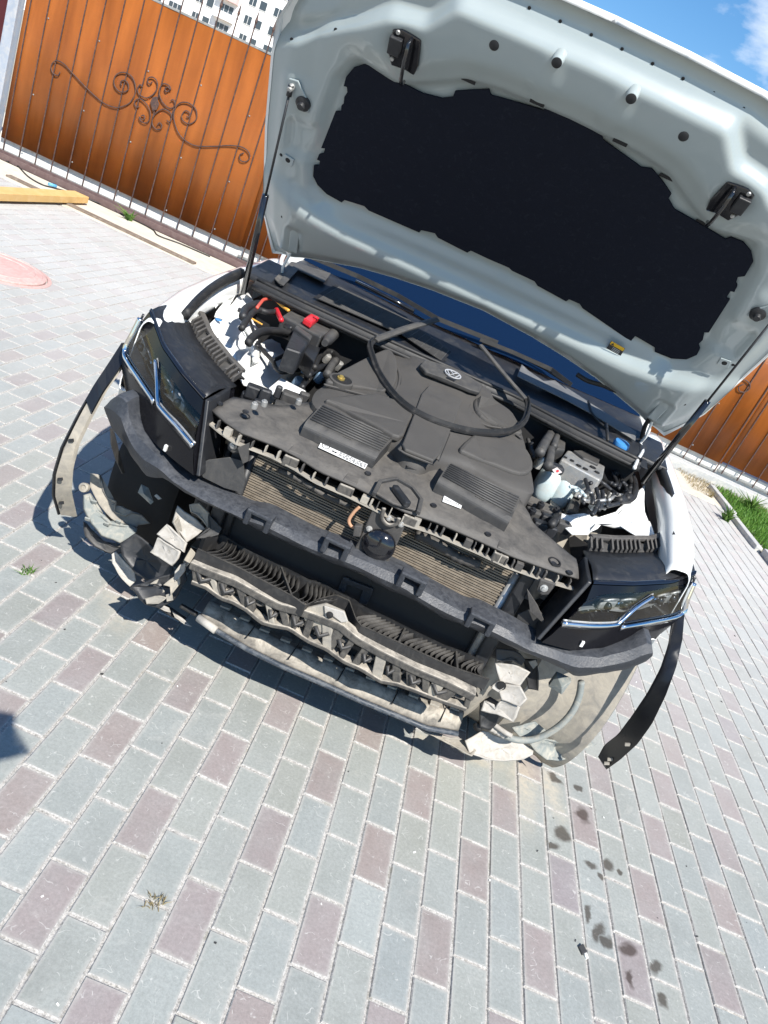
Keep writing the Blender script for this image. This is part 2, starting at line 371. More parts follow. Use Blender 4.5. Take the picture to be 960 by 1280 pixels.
# ------------------------------------------------------------------ strip along the fence, right verge
FY = 8.9
s = MB(); s.box((-8.4, 7.78, -.05), (3.42, 8.62, .004)); tag(s.build('concrete_strip', M_SCREED), kind='structure')
s = MB(); s.box((-14, FY-.02, -.05), (14, 12.5, -.01)); tag(s.build('ground_behind_fence', M_SCREED), kind='structure')
s = MB(); s.box((3.42, 2.0, -.05), (9, 8.66, .012)); tag(s.build('soil_verge', M_EARTH), kind='structure')
M_KERB = plain('kerb_concrete', (.42, .43, .43), .9, dust=(.6, .58, .52), dust_scale=7, grain=.5, grain_scale=120)
kx0, ky0, kx1, ky1 = 3.37, 8.45, 3.47, 1.6
kn = 8
for i in range(kn):
    yA = ky0-(ky0-4.0)/5*i*1.0; yB = yA-.86
    if yB < 1.5: break
    k = MB(); sh = random.uniform(-.015, .015)
    if i == 2: sh = .045
    k.box((3.36+sh, yB, -.04), (3.43+sh, yA, .06+random.uniform(-.02, .01)))
    tag(k.build('kerb_stone', M_KERB, bevel=.012), ['grey kerb stone nearest the orange fence beside the grass', 'second grey kerb stone from the orange fence edging the grass', 'third grey kerb stone from the orange fence, jutting into the grass', 'fourth grey kerb stone from the orange fence edging the lawn'][i] if i < 4 else 'grey kerb stone edging the lawn, outside the right of the photo', 'kerb', 'kerb stones along the grass')
    if i == 3: break
def leafmat(name, c0, c1, tr=.35):
    m, nt, nd, lk, b = newmat(name)
    at = nd.new('ShaderNodeAttribute'); at.attribute_name = 'tone'
    c = mixc(nt, at.outputs['Fac'], c0, c1); lk.new(c, b.inputs['Base Color']); b.inputs['Roughness'].default_value = .55
    t = nd.new('ShaderNodeBsdfTranslucent'); lk.new(c, t.inputs['Color']); ms = nd.new('ShaderNodeMixShader'); ms.inputs[0].default_value = tr
    lk.new(b.outputs[0], ms.inputs[1]); lk.new(t.outputs[0], ms.inputs[2]); lk.new(ms.outputs[0], nd['Material Output'].inputs['Surface']); return m
M_GRASS = leafmat('grass_blade', (.06, .17, .02), (.18, .36, .06))
M_DRY = leafmat('dry_grass', (.22, .17, .08), (.4, .33, .18))
def blades(name, mat, n, xr, yr, h, keep=None, w=.006, lean=.5, z0=.01):
    X = RNG.uniform(*xr, n); Y = RNG.uniform(*yr, n)
    if keep is not None:
        k = keep(X, Y); X, Y = X[k], Y[k]; n = len(X)
    A = RNG.uniform(0, 2*np.pi, n); Hh = h*RNG.uniform(.45, 1.2, n); Ln = RNG.uniform(0, lean, n)*Hh; B = RNG.uniform(0, 2*np.pi, n)
    V = np.zeros((n, 5, 3)); wx, wy_ = np.cos(A)*w/2, np.sin(A)*w/2
    for i, (t, s) in enumerate(((0, -1), (0, 1), (.55, .8), (.55, -.8), (1, 0))):
        V[:, i, 0] = X+wx*s+np.cos(B)*Ln*t*t; V[:, i, 1] = Y+wy_*s+np.sin(B)*Ln*t*t; V[:, i, 2] = z0+Hh*t*(1-.15*t)
    idx = np.arange(n)*5
    fs = []
    for i in idx: fs += [(i, i+1, i+2, i+3), (i+3, i+2, i+4)]
    me = bpy.data.meshes.new(name); me.from_pydata(V.reshape(-1, 3).tolist(), [], fs); me.materials.append(mat)
    a = me.color_attributes.new('tone', 'FLOAT_COLOR', 'POINT'); t = np.repeat(RNG.uniform(0, 1, n), 5); c = np.stack([t, t, t, np.ones_like(t)], 1).astype(np.float32); a.data.foreach_set('color', c.ravel())
    o = bpy.data.objects.new(name, me); COL.objects.link(o); return o
def gkeep(X, Y): 
    return (RNG.random(len(X)) < np.clip((8.62-Y)*2.6+.15*np.sin(X*9), 0, 1)*np.clip((X-3.4)*9, .15, 1))
tag(blades('grass', M_GRASS, 42000, (3.44, 6.0), (5.2, 8.62), .085, gkeep, .009), 'bright green grass growing beside the kerb on the right', 'grass', kind='stuff')
tag(blades('dry_grass', M_DRY, 5000, (3.05, 6.2), (8.0, 8.68), .05, None, .004, .9), 'dry straw coloured grass at the foot of the right fence', 'dry grass', kind='stuff')

# ------------------------------------------------------------------ fence
M_STEEL = plain('dark_fence_steel', (.05, .03, .028), .55, dust=(.16, .08, .05), dust_scale=14)
M_STEELG = plain('grey_fence_steel', (.23, .24, .24), .5, metal=.2, dust=(.4, .38, .34), dust_scale=12)
M_POST = plain('grey_post_paint', (.30, .34, .40), .5, dust=(.42, .42, .42), dust_scale=6)
M_BROWN = plain('brown_channel', (.12, .075, .07), .6, dust=(.20, .15, .14), dust_scale=5, dust_amt=(.4, .9))
M_KERBW = plain('white_kerb_paint', (.74, .73, .70), .85, dust=(.5, .47, .42), dust_scale=5, dust_amt=(.5, .85))
def sheet_mat(name, ca, cb):
    m, nt, nd, lk, b = newmat(name)
    f = noise(nt, 3.2, 5, .55, 'Object', stretch=(1, 1, .18), dist=.3)
    f2 = noise(nt, 26, 3, .6, 'Object', stretch=(.25, 1, 12))
    c = mixc(nt, ramp(nt, f, .36, .64), ca, cb); c = mixc(nt, mth(nt, 'MULTIPLY', f2, .35), c, tuple(x*.55 for x in ca))
    lk.new(c, b.inputs['Base Color']); b.inputs['Roughness'].default_value = .2; b.inputs['Specular IOR Level'].default_value = .5
    t = nd.new('ShaderNodeBsdfTranslucent'); lk.new(c, t.inputs['Color'])
    r = nd.new('ShaderNodeBsdfRefraction'); r.inputs['IOR'].default_value = 1.02; r.inputs['Roughness'].default_value = .3; lk.new(c, r.inputs['Color'])
    m1 = nd.new('ShaderNodeMixShader'); m1.inputs[0].default_value = .5; lk.new(t.outputs[0], m1.inputs[1]); lk.new(r.outputs[0], m1.inputs[2])
    m2 = nd.new('ShaderNodeMixShader'); m2.inputs[0].default_value = .42; lk.new(b.outputs[0], m2.inputs[1]); lk.new(m1.outputs[0], m2.inputs[2])
    lk.new(m2.outputs[0], nd['Material Output'].inputs['Surface'])
    bump(nt, b, mth(nt, 'ADD', mth(nt, 'MULTIPLY', f2, .3), noise(nt, 2.1, 3, .5, 'Object', stretch=(1, 1, .5))), .16, .03); return m
M_SHEET = sheet_mat('amber_sheet', (.36, .112, .027), (.62, .205, .045))
M_SHEET2 = sheet_mat('maroon_sheet', (.12, .025, .03), (.17, .04, .045))
k_ = .1875
arm_px = [(400, 480), (385, 503), (355, 490), (340, 450), (355, 415), (385, 405), (430, 430), (485, 490), (580, 590), (680, 680), (750, 712), (800, 715), (860, 690), (895, 640), (905, 590), (890, 530), (860, 495), (820, 482), (780, 495), (760, 530), (765, 575), (800, 612), (840, 610), (858, 585), (850, 550), (825, 535), (805, 548), (810, 570)]
s1_px = [(55+960, 545), (40+960, 560), (25+960, 545), (30+960, 520), (60+960, 515), (85+960, 540), (90+960, 580), (70+960, 620), (30+960, 650), (960, 650), (925, 625), (918, 590), (935, 565), (950, 580)]
s2_px = [(165+960, 605), (148+960, 612), (140+960, 592), (158+960, 580), (178+960, 600), (168+960, 572), (130+960, 558), (105+960, 590), (105+960, 640), (130+960, 690), (170+960, 722), (200+960, 712), (208+960, 690), (195+960, 665), (178+960, 672)]
SCY = FY-.022
cen = wy(193.5, 129.5, SCY)
arm2_px = [(960+x, y) for x, y in [(285, 775), (300, 782), (306, 755), (278, 738), (252, 768), (263, 808), (308, 826), (350, 792), (346, 730), (300, 688), (250, 684), (212, 715), (198, 790), (238, 900), (330, 968), (450, 976), (570, 970), (650, 980), (695, 1010), (706, 1050), (680, 1078), (645, 1070), (638, 1035), (665, 1020)]]
def scroll_paths():
    out = [[wy(x*k_, y*k_, SCY)-cen for x, y in arm2_px]]
    for pl in (arm_px, s1_px, s2_px):
        P = [wy(x*k_, y*k_, SCY)-cen for x, y in pl]
        out.append(P)
        if pl is not arm_px: out.append([np.array([-p[0], p[1], -p[2]]) for p in P])
    return out
PATHS = scroll_paths()
def fence_panel(x0, x1, z_bot, z_foot, z_top, label, xc, spikes=True, sheet=M_SHEET):
    root = empty('amber_fence', (0, FY, 0)); tag(root, label, 'fence', 'amber sheet fence panels')
    sh = MB(); n = 40; rows = []
    for j in range(2):
        rows.append([(x0+(x1-x0)*i/n, .0015*math.sin(i*1.3)+.0015*math.sin(i*.37), (z_bot, z_top)[j]) for i in range(n+1)])
    sh.grid(rows); sh.build('sheet', sheet, root, smooth=True, solid=.006)
    xs = np.arange(x0+.06, x1-.01, .2)
    for x in xs:
        b = MB(); b.box((x-.0055, -.018, z_foot), (x+.0055, -.0075, z_top+.16)); b.box((x-.009, -.036, z_foot), (x+.009, -.018, z_bot-.02), 1) if False else None
        if spikes:
            zt = z_top+.16
            b.lathe((x, -.013, zt), (0, 0, 1), [(.006, 0), (.011, .02), (.006, .04), (.016, .07), (.010, .11), (.001, .18)], 8)
        b.build('bar', M_STEEL, root)
    for z in (z_top+.012, z_bot-.03 if False else z_foot+.03):
        b = MB(); b.box((x0, -.007, z-.012), (x1, .02, z+.012)); b.build('rail', M_STEELG, root, bevel=.003)
    sc = MB()
    for P in PATHS:
        sc.tube([np.array([xc, SCY-FY, cen[2]])+p for p in catmull(P, 4)], .0068, 6)
    sc.build('scrollwork', M_STEEL, root, smooth=True)
    dm = MB(); dm.prism([(xc+a, SCY-FY-.008, cen[2]+b) for a, b in ((0, .075), (.05, .01), (.04, -.05), (0, -.08), (-.05, -.01), (-.04, .05))], (0, .012, 0)); dm.build('boss', M_STEEL, root, bevel=.003)
    for i, x in enumerate(xs):
        if i % 3 == 1:
            for z in (z_bot+.03, z_bot+.6, z_bot+1.35):
                r = MB(); r.lathe((x+.02, -.006, z+.05*math.sin(i*5+z)), (0, -1, 0), [(.009, 0), (.008, .004), (.001, .006)], 8); r.build('screw', M_STEELG, root)
    return root
fence_panel(-5.66, -2.635, .19, .03, 2.14, 'amber plastic fence panel with black scrollwork, left of the raised bonnet', cen[0])
fence_panel(-2.635, .445, .20, .06, 2.14, 'amber fence panel behind the car, hidden by the raised bonnet', cen[0]+3.08)
fence_panel(.445, 3.535, .235, .10, 2.14, 'amber fence panel with black bars seen beside the right bonnet edge', cen[0]+6.16)
fence_panel(3.535, 6.6, .265, .13, 2.14, 'rightmost amber fence panel above the grass, cut by the photo edge', cen[0]+9.28)
p = MB(); p.box((-5.82, FY-.07, -.02), (-5.70, FY+.05, 2.6)); tag(p.build('fence_post', M_POST, bevel=.008), 'blue grey square steel post between amber and maroon fence panels', 'post')
r = empty('maroon_fence', (0, FY, 0)); tag(r, 'dark maroon fence panel in the top left corner', 'fence')
b = MB(); b.box((-8.5, -.003, .15), (-5.84, .003, 2.3)); b.build('sheet', M_SHEET2, r)
for z in (.12, 2.2):
    b = MB(); b.box((-8.5, -.03, z), (-5.84, -.006, z+.03)); b.build('rail', M_BROWN, r)
b = MB(); b.sweep([(-8.4, 8.76, 0), (-2.0, 8.76, 0)], [(-.1, 0), (.1, 0), (.1, .07), (.085, .07), (.085, .012), (-.085, .012), (-.085, .07), (-.1, .07)])
b.box((-8.4, 8.66, .052), (-2.0, 8.72, .058))
tag(b.build('steel_channel', M_BROWN, bevel=.004), 'brown steel gate channel lying along the foot of the left fence', 'channel')
b = MB(); b.box((-8.4, FY+.045, -.03), (9.5, FY+.2, .24)); tag(b.build('white_kerb_wall', M_KERBW, bevel=.01), 'low white kerb wall showing under the fence sheets behind the bars', 'kerb')
b = MB(); b.box((-1.9, 8.68, -.02), (9, 8.88, .11)); tag(b.build('plinth_wall', M_KERB, bevel=.01), 'low grey concrete plinth under the right fence', 'plinth')

# ------------------------------------------------------------------ yard litter
M_WOOD = plain('fresh_pine', (.62, .40, .15), .6, dust=(.68, .47, .22), dust_scale=4, grain=.2, grain_scale=40)
M_OLDWOOD = plain('weathered_batten', (.17, .13, .10), .85, dust=(.3, .25, .2), dust_scale=6, grain=.3, grain_scale=50)
b = MB(); a0 = wz(112, 258, .0); 
pe = np.array([-4.16, 8.28, 0]); dirp = np.array([.02, -1, 0]); dirp /= np.linalg.norm(dirp); sd = np.array([-dirp[1], dirp[0], 0])
b.obox(pe+dirp*1.6+np.array([-.11, 0, .062]), dirp*1.6, sd*.085, (0, 0, .035)); tag(b.build('timber_plank', M_WOOD, bevel=.004), 'thick fresh yellow timber plank lying near the left fence', 'plank')
b = MB(); b.obox(((wz(10, 221)+wz(243, 331))/2)+np.array([0, 0, .012]), (wz(243, 331)-wz(10, 221))/2, (.0, .045, 0), (0, 0, .012)); tag(b.build('wooden_batten', M_OLDWOOD, bevel=.003), 'thin weathered brown batten flat on the ground below the plank', 'batten')
M_CABLE = plain('black_cable', (.025, .022, .02), .5)
cb = MB(); cp = [wz(*q)+np.array([0, 0, .012]) for q in [(8, 203), (20, 207), (35, 222), (52, 232), (66, 236), (90, 243), (130, 258), (165, 275), (190, 288), (198, 296), (225, 306), (262, 322)]]
cb.tube(catmull(cp, 6), .008, 6); cab = empty('garden_cable', (0, 0, 0)); tag(cab, 'thin dark cable with a blue joint lying beside the steel channel', 'cable'); cb.build('wire', M_CABLE, cab, smooth=True)
b = MB(); b.tube([wz(60, 232)+np.array([0, 0, .018]), wz(70, 235)+np.array([0, 0, .018])], .018, 8); b.build('joint', plain('blue_plastic', (.12, .38, .62), .5), cab, smooth=True)
M_PINK = plain('pink_composite', (.52, .33, .30), .7, dust=(.62, .46, .42), dust_scale=12, grain=.3, grain_scale=90)
mh = empty('manhole_cover', (MANHOLE[0], MANHOLE[1], 0)); tag(mh, 'round pink composite manhole cover set in the paving at the left edge', 'manhole cover')
b = MB(); b.lathe((0, 0, -.02), (0, 0, 1), [(.37, 0), (.37, .022), (.345, .026), (.34, .012)], 48); b.build('rim', M_PINK, mh, autosmooth=30)
b = MB(); b.lathe((0, 0, -.01), (0, 0, 1), [(.335, 0), (.335, .022), (.32, .03), (.31, .03), (.305, .024), (.26, .03), (.255, .034), (.22, .034), (.215, .03), (.1, .034), (.01, .036)], 48); b.build('lid', M_PINK, mh, autosmooth=30)
# weeds
M_WEED = leafmat('weed_leaf', (.05, .13, .02), (.16, .28, .06))
def weed(name, loc, n, h, label, mat=M_WEED, w=.02):
    o = blades(name, mat, n, (-.02, .02), (-.02, .02), h, None, w, 1.6, 0); o.location = loc; tag(o, label, 'weed'); return o
weed('weed', wz(161, 276), 26, .13, 'leafy green weed growing in the pale strip by the left fence', w=.035)
weed('weed', wz(33, 716), 34, .022, 'tiny green weed in a paving joint left of the car front', w=.0045)
weed('weed', wz(192, 1129), 40, .016, 'dry brown weed tuft on the grey pavers in the foreground', M_DRY, .003)
weed('weed', wz(905, 650)+np.array([.02, 0, 0]), 40, .16, 'leafy weed growing over the gap in the kerb', w=.03)
weed('weed', wz(935, 640), 60, .22, 'bushy bright green weed in the grass on the right', w=.03)
weed('weed', wz(888, 622), 30, .1, 'dry straw tuft over the kerb near the right fence', M_DRY, .006)
# loose chips and grit on the pavers
M_CHIP = plain('dark_chip', (.05, .05, .05), .5); M_CHIPW = plain('white_chip', (.75, .75, .72), .6)
ch = MB()
for i in range(230):
    x, y = RNG.uniform(-1.3, 2.6), RNG.uniform(.75, 4.5); sz = abs(RNG.normal(0, .0009))+.0007; a = RNG.uniform(0, 3.1)
    e1 = np.array([math.cos(a), math.sin(a), .2])*sz*RNG.uniform(1, 2.4); e2 = np.array([-math.sin(a), math.cos(a), 0])*sz
    ch.obox((x, y, sz*.5), e1, e2, (0, 0, sz*.5), int(RNG.random() < .4))
tag(ch.build('grit', [M_CHIP, M_CHIPW]), 'small dark and pale grit scattered over the pavers', 'grit', kind='stuff')
q = wz(727, 1188); b = MB(); b.obox(q+np.array([0, 0, .004]), (.007, .006, .002), (-.005, .011, 0), (0, 0, .004)); tag(b.build('black_fragment', M_CHIP, bevel=.002), 'small black plastic fragment on the pavers beside the stains', 'fragment')
q = wz(732, 1196); b = MB(); b.obox(q+np.array([0, 0, .003]), (.004, .003, 0), (-.003, .006, .002), (0, 0, .003)); tag(b.build('white_fragment', M_CHIPW, bevel=.001), 'tiny white chip lying next to the black fragment', 'fragment')

# ------------------------------------------------------------------ apartment block far behind
M_FAC = plain('white_facade', (.80, .80, .79), .9, dust=(.7, .69, .67), dust_scale=.15)
M_WIN = plain('window_glass', (.05, .065, .08), .12); M_BALC = plain('balcony_pink', (.62, .45, .43), .8); M_WFR = plain('window_frame_white', (.78, .78, .78), .6)
BY = 150.0
bl = empty('apartment_block', (-62, BY, 0)); tag(bl, 'tall white apartment block with rows of windows beyond the fence', 'building')
b = MB(); b.box((-45, 0, 0), (40, 14, 46)); b.build('wall', M_FAC, bl)
wsh = {}
def bwin(x, z, w, h, nm='window'):
    o = MB(); o.box((x, -.12, z), (x+w, .3, z+h), 0); w_ = o.build(nm, M_WFR, bl)
    npn = max(1, int(round(w/1.0)))
    for i in range(npn):
        q = MB(); a = x+.08+i*(w-.08)/npn; q.box((a, -.16, z+.1), (a+(w-.08)/npn-.1, -.125, z+h-.1)); q.build('pane', M_WIN, w_)
for fl in range(1, 9):
    z = 1.2+fl*3.0
    for i, x in enumerate(np.arange(-36, 34, 4.6)):
        t = (i+fl*0) % 4
        if t == 0:
            o = MB(); o.box((x-.2, -1.2, z-.9), (x+3.4, -.02, z+.25)); o.build('balcony', M_BALC if (fl+i) % 3 else M_WFR, bl); bwin(x+.2, z+.3, 2.7, 1.3)
        elif t == 2: bwin(x+.5, z, 2.6, 1.5)
        else: bwin(x+.4, z, 1.5, 1.5); bwin(x+2.4, z, 1.4, 1.5)
# ================================================================== THE CAR
car = empty('white_car', tuple(CAR_T), CAR_YAW)
tag(car, 'white car with raised bonnet and its front bumper torn off', 'car')
A3 = lambda *a: np.array(a, float)
M_WHITE = plain('white_paint', (.80, .81, .80), .3, coat=.6, var=.02, rough_var=.04)
M_INNER = plain('bonnet_inner_shaded', (.325, .37, .375), .32, coat=.5, var=.03, rough_var=.05)  # white body paint greyed, shade under the bonnet put into its colour
M_WHITE_IN = plain('bay_white_paint', (.78, .79, .78), .42, dust=(.62, .60, .56), dust_scale=9, dust_amt=(.6, .85), var=.04)
M_PAD = plain('insulation_felt', (.010, .012, .020), .9, spec=.15, dust=(.02, .024, .034), dust_scale=20, dust_amt=(.55, .8), grain=.5, grain_scale=260)
M_BLK = plain('black_plastic', (.016, .017, .020), .4, dust=(.06, .06, .06), dust_scale=9, dust_amt=(.5, .95), grain=.15, grain_scale=500)
M_BLKG = plain('gloss_black', (.008, .008, .010), .12, coat=.6, var=.05, rough_var=.05)
M_GREY = plain('dusty_black_plastic', (.030, .030, .031), .5, dust=(.07, .067, .062), dust_scale=9, dust_amt=(.45, .95), top=(.12, .113, .103), top_amt=.6, grain=.2, grain_scale=420)
M_CARR = plain('dusty_carrier_plastic', (.045, .043, .042), .6, dust=(.11, .10, .09), dust_scale=11, dust_amt=(.45, .95), top=(.15, .138, .122), top_amt=.65, grain=.25, grain_scale=300)
M_COVER = plain('engine_cover_plastic', (.058, .055, .052), .6, dust=(.076, .071, .066), dust_scale=3.2, dust_amt=(.35, .95), grain=.3, grain_scale=700)
M_MUD = plain('muddy_plastic', (.045, .043, .041), .75, dust=(.16, .147, .126), dust_scale=14, dust_amt=(.4, .85), top=(.50, .455, .385), top_amt=.95, grain=.4, grain_scale=120)
M_MUD2 = plain('dried_mud_grey', (.24, .225, .20), .88, dust=(.44, .395, .32), dust_scale=8, dust_amt=(.35, .85), grain=.45, grain_scale=90)
M_BEIGE = plain('dusty_white_bracket', (.42, .40, .37), .75, dust=(.25, .225, .185), dust_scale=14, dust_amt=(.42, .85), grain=.2, grain_scale=120)
M_FOAM = plain('scuffed_foam_beam', (.022, .025, .032), .42, dust=(.08, .09, .105), dust_scale=34, dust_amt=(.5, .95), top=(.13, .135, .145), top_amt=.45, grain=.5, grain_scale=160)
M_CHAR = plain('charcoal_grille_plastic', (.020, .020, .021), .42, dust=(.06, .057, .053), dust_scale=13, dust_amt=(.48, .95), top=(.15, .142, .13), top_amt=.5, grain=.15, grain_scale=400)
M_MOULD = plain('satin_black_moulding', (.012, .013, .016), .28, var=.03, rough_var=.02)
M_RUB = plain('black_rubber', (.014, .014, .015), .5, dust=(.05, .048, .045), dust_scale=10, dust_amt=(.5, .85))
M_CHROME = plain('chrome_trim', (.75, .76, .78), .08, metal=1, var=.02, rough_var=.03)
M_ALU = plain('cast_aluminium', (.48, .48, .47), .42, metal=.75, dust=(.35, .33, .3), dust_scale=14)
M_FIN = plain('condenser_fin', (.19, .16, .125), .6, metal=.2, dust=(.29, .245, .19), dust_scale=12, dust_amt=(.4, .7))
M_DARKFIN = plain('radiator_dark', (.02, .02, .021), .7)
M_DIM = plain('engine_bay_black', (.010, .010, .011), .75)
M_TANK = plain('reservoir_plastic', (.50, .60, .62), .3, dust=(.5, .52, .5), dust_scale=6, var=.04)
M_TANK.node_tree.nodes['Principled BSDF'].inputs['Subsurface Weight'].default_value = .25; M_TANK.node_tree.nodes['Principled BSDF'].inputs['Subsurface Radius'].default_value = (.02, .02, .02)
M_REDP = plain('red_plastic', (.62, .02, .03), .35); M_PINKW = plain('red_wire', (.62, .10, .07), .45); M_YELW = plain('orange_wire', (.7, .36, .06), .45)
M_BLUEP = plain('blue_plastic_part', (.05, .22, .5), .4); M_LABEL = plain('paper_label', (.74, .74, .72), .6, var=.03); M_INK = plain('label_ink', (.03, .03, .035), .6)
M_YEL = plain('yellow_label', (.75, .45, .02), .5, var=.04); M_TYRE = plain('tyre_rubber', (.012, .012, .013), .8, dust=(.022, .021, .02), dust_scale=20)
def glassmat(name, tint, refl_rough=.03, alpha=.85):
    m, nt, nd, lk, b = newmat(name)
    t = nd.new('ShaderNodeBsdfTransparent'); t.inputs['Color'].default_value = tint+(1,)
    g_ = nd.new('ShaderNodeBsdfGlossy'); g_.inputs['Roughness'].default_value = refl_rough
    fr = nd.new('ShaderNodeFresnel'); fr.inputs['IOR'].default_value = 1.5
    ms = nd.new('ShaderNodeMixShader'); lk.new(fr.outputs[0], ms.inputs[0]); lk.new(t.outputs[0], ms.inputs[1]); lk.new(g_.outputs[0], ms.inputs[2])
    lk.new(ms.outputs[0], nd['Material Output'].inputs['Surface']); return m
M_LENS = glassmat('headlight_lens', (.82, .85, .87)); 
M_SCREEN = plain('tinted_windscreen', (.004, .012, .035), .05, spec=.5, coat=.0, var=.02, rough_var=.02)

def strip(name, mat, top, bot, parent, back=None, n=5, **kw):
    """sheet between two traced edges"""
    b = MB(); b.grid([[A3(*t)*(1-i/n)+A3(*q)*(i/n) for t, q in zip(top, bot)] for i in range(n+1)]); return b.build(name, mat, parent, **kw)
def resample(P, n):
    P = [np.array(p, float) for p in P]; d = np.r_[0, np.cumsum([np.linalg.norm(P[i+1]-P[i]) for i in range(len(P)-1)])]
    return [np.array([np.interp(t, d, [p[k] for p in P]) for k in range(3)]) for t in np.linspace(0, d[-1], n)]
def slab(name, mat, poly, off, parent, bevel=.003, **kw):
    b = MB(); b.prism(poly, off); return b.build(name, mat, parent, bevel=bevel, **kw)

# ------------------------------------------------------------------ bonnet
TH = math.radians(50); HY, HZ = 1.42, 1.15
ES = A3(0, -math.cos(TH), math.sin(TH)); EN = A3(0, -math.sin(TH), -math.cos(TH)); HO = A3(0, HY, HZ)
def hp(u, s, n=0.0): return HO + A3(u, 0, 0) + ES*s + EN*n
def hus(px, py):
    q = lpl(px, py, HO, EN); return q[0], (q-HO) @ ES
def s_rear(u): return float(np.interp(abs(u), [0, .2, .35, .5, .65, .8, .91], [.247, .228, .2, .162, .103, .04, .0]))
def s_front(u): return float(np.interp(abs(u), [0, .2, .42, .6, .72, .80, .855, .89, .91], [1.275, 1.272, 1.262, 1.225, 1.165, 1.09, 1.015, .95, .90]))
def half_w(s): return float(np.interp(s, [0, .08, .2, .56, .8, .95, 1.3], [.85, .872, .902, .908, .90, .885, .885]))
c2 = lambda l: [(320+x/2.6667, y/2.6667) for x, y in l]
c3 = lambda l: [(600+x/2.6667, y/2.6667) for x, y in l]
pad_px = c2([(330, 220), (370, 207), (430, 226), (434, 246), (500, 275), (560, 305), (625, 321), (660, 317), (668, 297), (725, 293), (770, 292)]) + \
    c3([(33, 290), (40, 310), (130, 335), (215, 360), (222, 347), (300, 375), (412, 437), (412, 458), (540, 550), (575, 555), (610, 595), (640, 640), (630, 655), (650, 690), (720, 730), (820, 790), (838, 783), (880, 800), (905, 830), (912, 865), (885, 912), (862, 915), (855, 935), (860, 945), (850, 965), (838, 962), (822, 985), (835, 990), (765, 1100), (750, 1100), (745, 1125), (730, 1140), (735, 1155), (725, 1175), (690, 1190), (640, 1187), (585, 1165), (585, 1150), (520, 1112), (505, 1130), (345, 1020), (335, 1005), (300, 990), (290, 997), (195, 945), (185, 930), (110, 895), (100, 885), (30, 855)]) + \
    c2([(720, 828), (708, 835), (610, 785), (600, 770), (555, 760), (548, 768), (380, 695), (365, 680), (300, 660), (290, 668), (240, 640), (210, 610), (195, 580), (198, 545), (215, 545), (218, 530), (208, 525), (215, 508), (230, 505), (235, 488), (222, 487), (270, 365), (288, 365), (290, 345), (297, 340), (300, 315), (310, 300), (308, 283), (298, 280), (305, 250)])
pad_us = [hus(*q) for q in pad_px]
ring = np.array([(-.66, .84), (-.62, .905), (-.5, .885), (-.40, .93), (-.30, .985), (-.2, 1.0), (0, 1.005), (.2, 1.0), (.30, .985), (.40, .93), (.5, .885), (.62, .905), (.66, .84), (.69, .70), (.715, .52), (.70, .44), (.66, .405), (.4, .425), (0, .435), (-.4, .425), (-.66, .405), (-.70, .44), (-.715, .52), (-.69, .70)])
def ring_dist(U, S):
    P = np.stack([U, S], -1)[..., None, :]; a = ring; b = np.roll(ring, -1, 0); ab = b-a
    t = np.clip(((P-a)*ab).sum(-1)/(ab*ab).sum(-1), 0, 1); d = np.linalg.norm(P-(a+t[..., None]*ab), axis=-1).min(-1)
    x, y = U[..., None], S[..., None]
    cr_ = ((a[:, 1] > y) != (b[:, 1] > y)) & (x < (b[:, 0]-a[:, 0])*(y-a[:, 1])/(b[:, 1]-a[:, 1]+1e-12)+a[:, 0])
    return np.where(cr_.sum(-1) % 2 == 1, -d, d)
sst = lambda a, b, x: (lambda t: t*t*(3-2*t))(np.clip((x-a)/(b-a), 0, 1))
NA, NB = 181, 131
U = np.zeros((NB, NA)); S = np.zeros((NB, NA)); E_ = np.zeros((NB, NA))
for j in range(NA):
    a = -1+2*j/(NA-1)
    for i in range(NB):
        bq = i/(NB-1)
        u0 = a*.905; s = s_rear(u0)+(s_front(u0)-s_rear(u0))*bq
        u = a*half_w(s); U[i, j] = u; S[i, j] = s
        E_[i, j] = min((1-abs(a))*.905, (s-s_rear(u0)), (s_front(u0)-s))
D = ring_dist(U, S); AU = np.abs(U)
Nn = .024*sst(.004, .034, D)
side = sst(.60, .72, AU)
led = np.interp(AU, [0, .38, .45, .55, .64, .72, .8, .9], [1.185, 1.18, 1.10, 1.085, 1.02, .965, .90, .84])
Nn += .02*sst(.03, .10, D)*sst(.6, .75, S)*(1-sst(.60, .74, AU))
Nn -= .042*sst(0, .022, S-led)
crest = np.interp(AU, [0, .3, .55, .68, .78, .88], [.318, .318, .316, .330, .36, .38])
low = sst(.06, .0, S-crest)*(S < .62)
Nn += .05*low*(1-.6*sst(.76, .84, AU))
Nn -= .10*np.clip(crest-.012-S, 0, 1)**1.15*2.0*(1-.5*sst(.7, .85, AU))
Nn -= .03*sst(.07, .02, E_)
Nn -= .012*sst(.02, .0, E_)
def rect(u0, u1, s0, s1, w=.014):
    return sst(u0-w, u0, AU)*(1-sst(u1, u1+w, AU))*sst(s0-w, s0, S)*(1-sst(s1, s1+w, S))
Nn -= .014*rect(.735, .815, .535, .645)
Nn -= .016*rect(.735, .765, .13, .235, .02)
Nn -= .010*rect(.76, .84, .80, .93, .03)
Nn += .010*sst(.03, .0, np.abs((AU-.815)*.52+(S-.956)*.855))*sst(.70, .73, AU)*(1-sst(.83, .86, AU))*(S > .8)
Nn -= .012*sst(.07, .03, np.hypot(AU-.49, S-1.02))
Nn += .006*sst(.05, .02, np.hypot(AU-.10, (S-1.10)*.5))
for _ in range(3):
    Np = np.pad(Nn, 1, mode='edge'); Nn = (Np[1:-1, 1:-1]*2+Np[:-2, 1:-1]+Np[2:, 1:-1]+Np[1:-1, :-2]+Np[1:-1, 2:])/6
rows = [[hp(U[i, j], S[i, j], Nn[i, j]) for j in range(NA)] for i in range(NB)]
b = MB(); b.grid(rows)
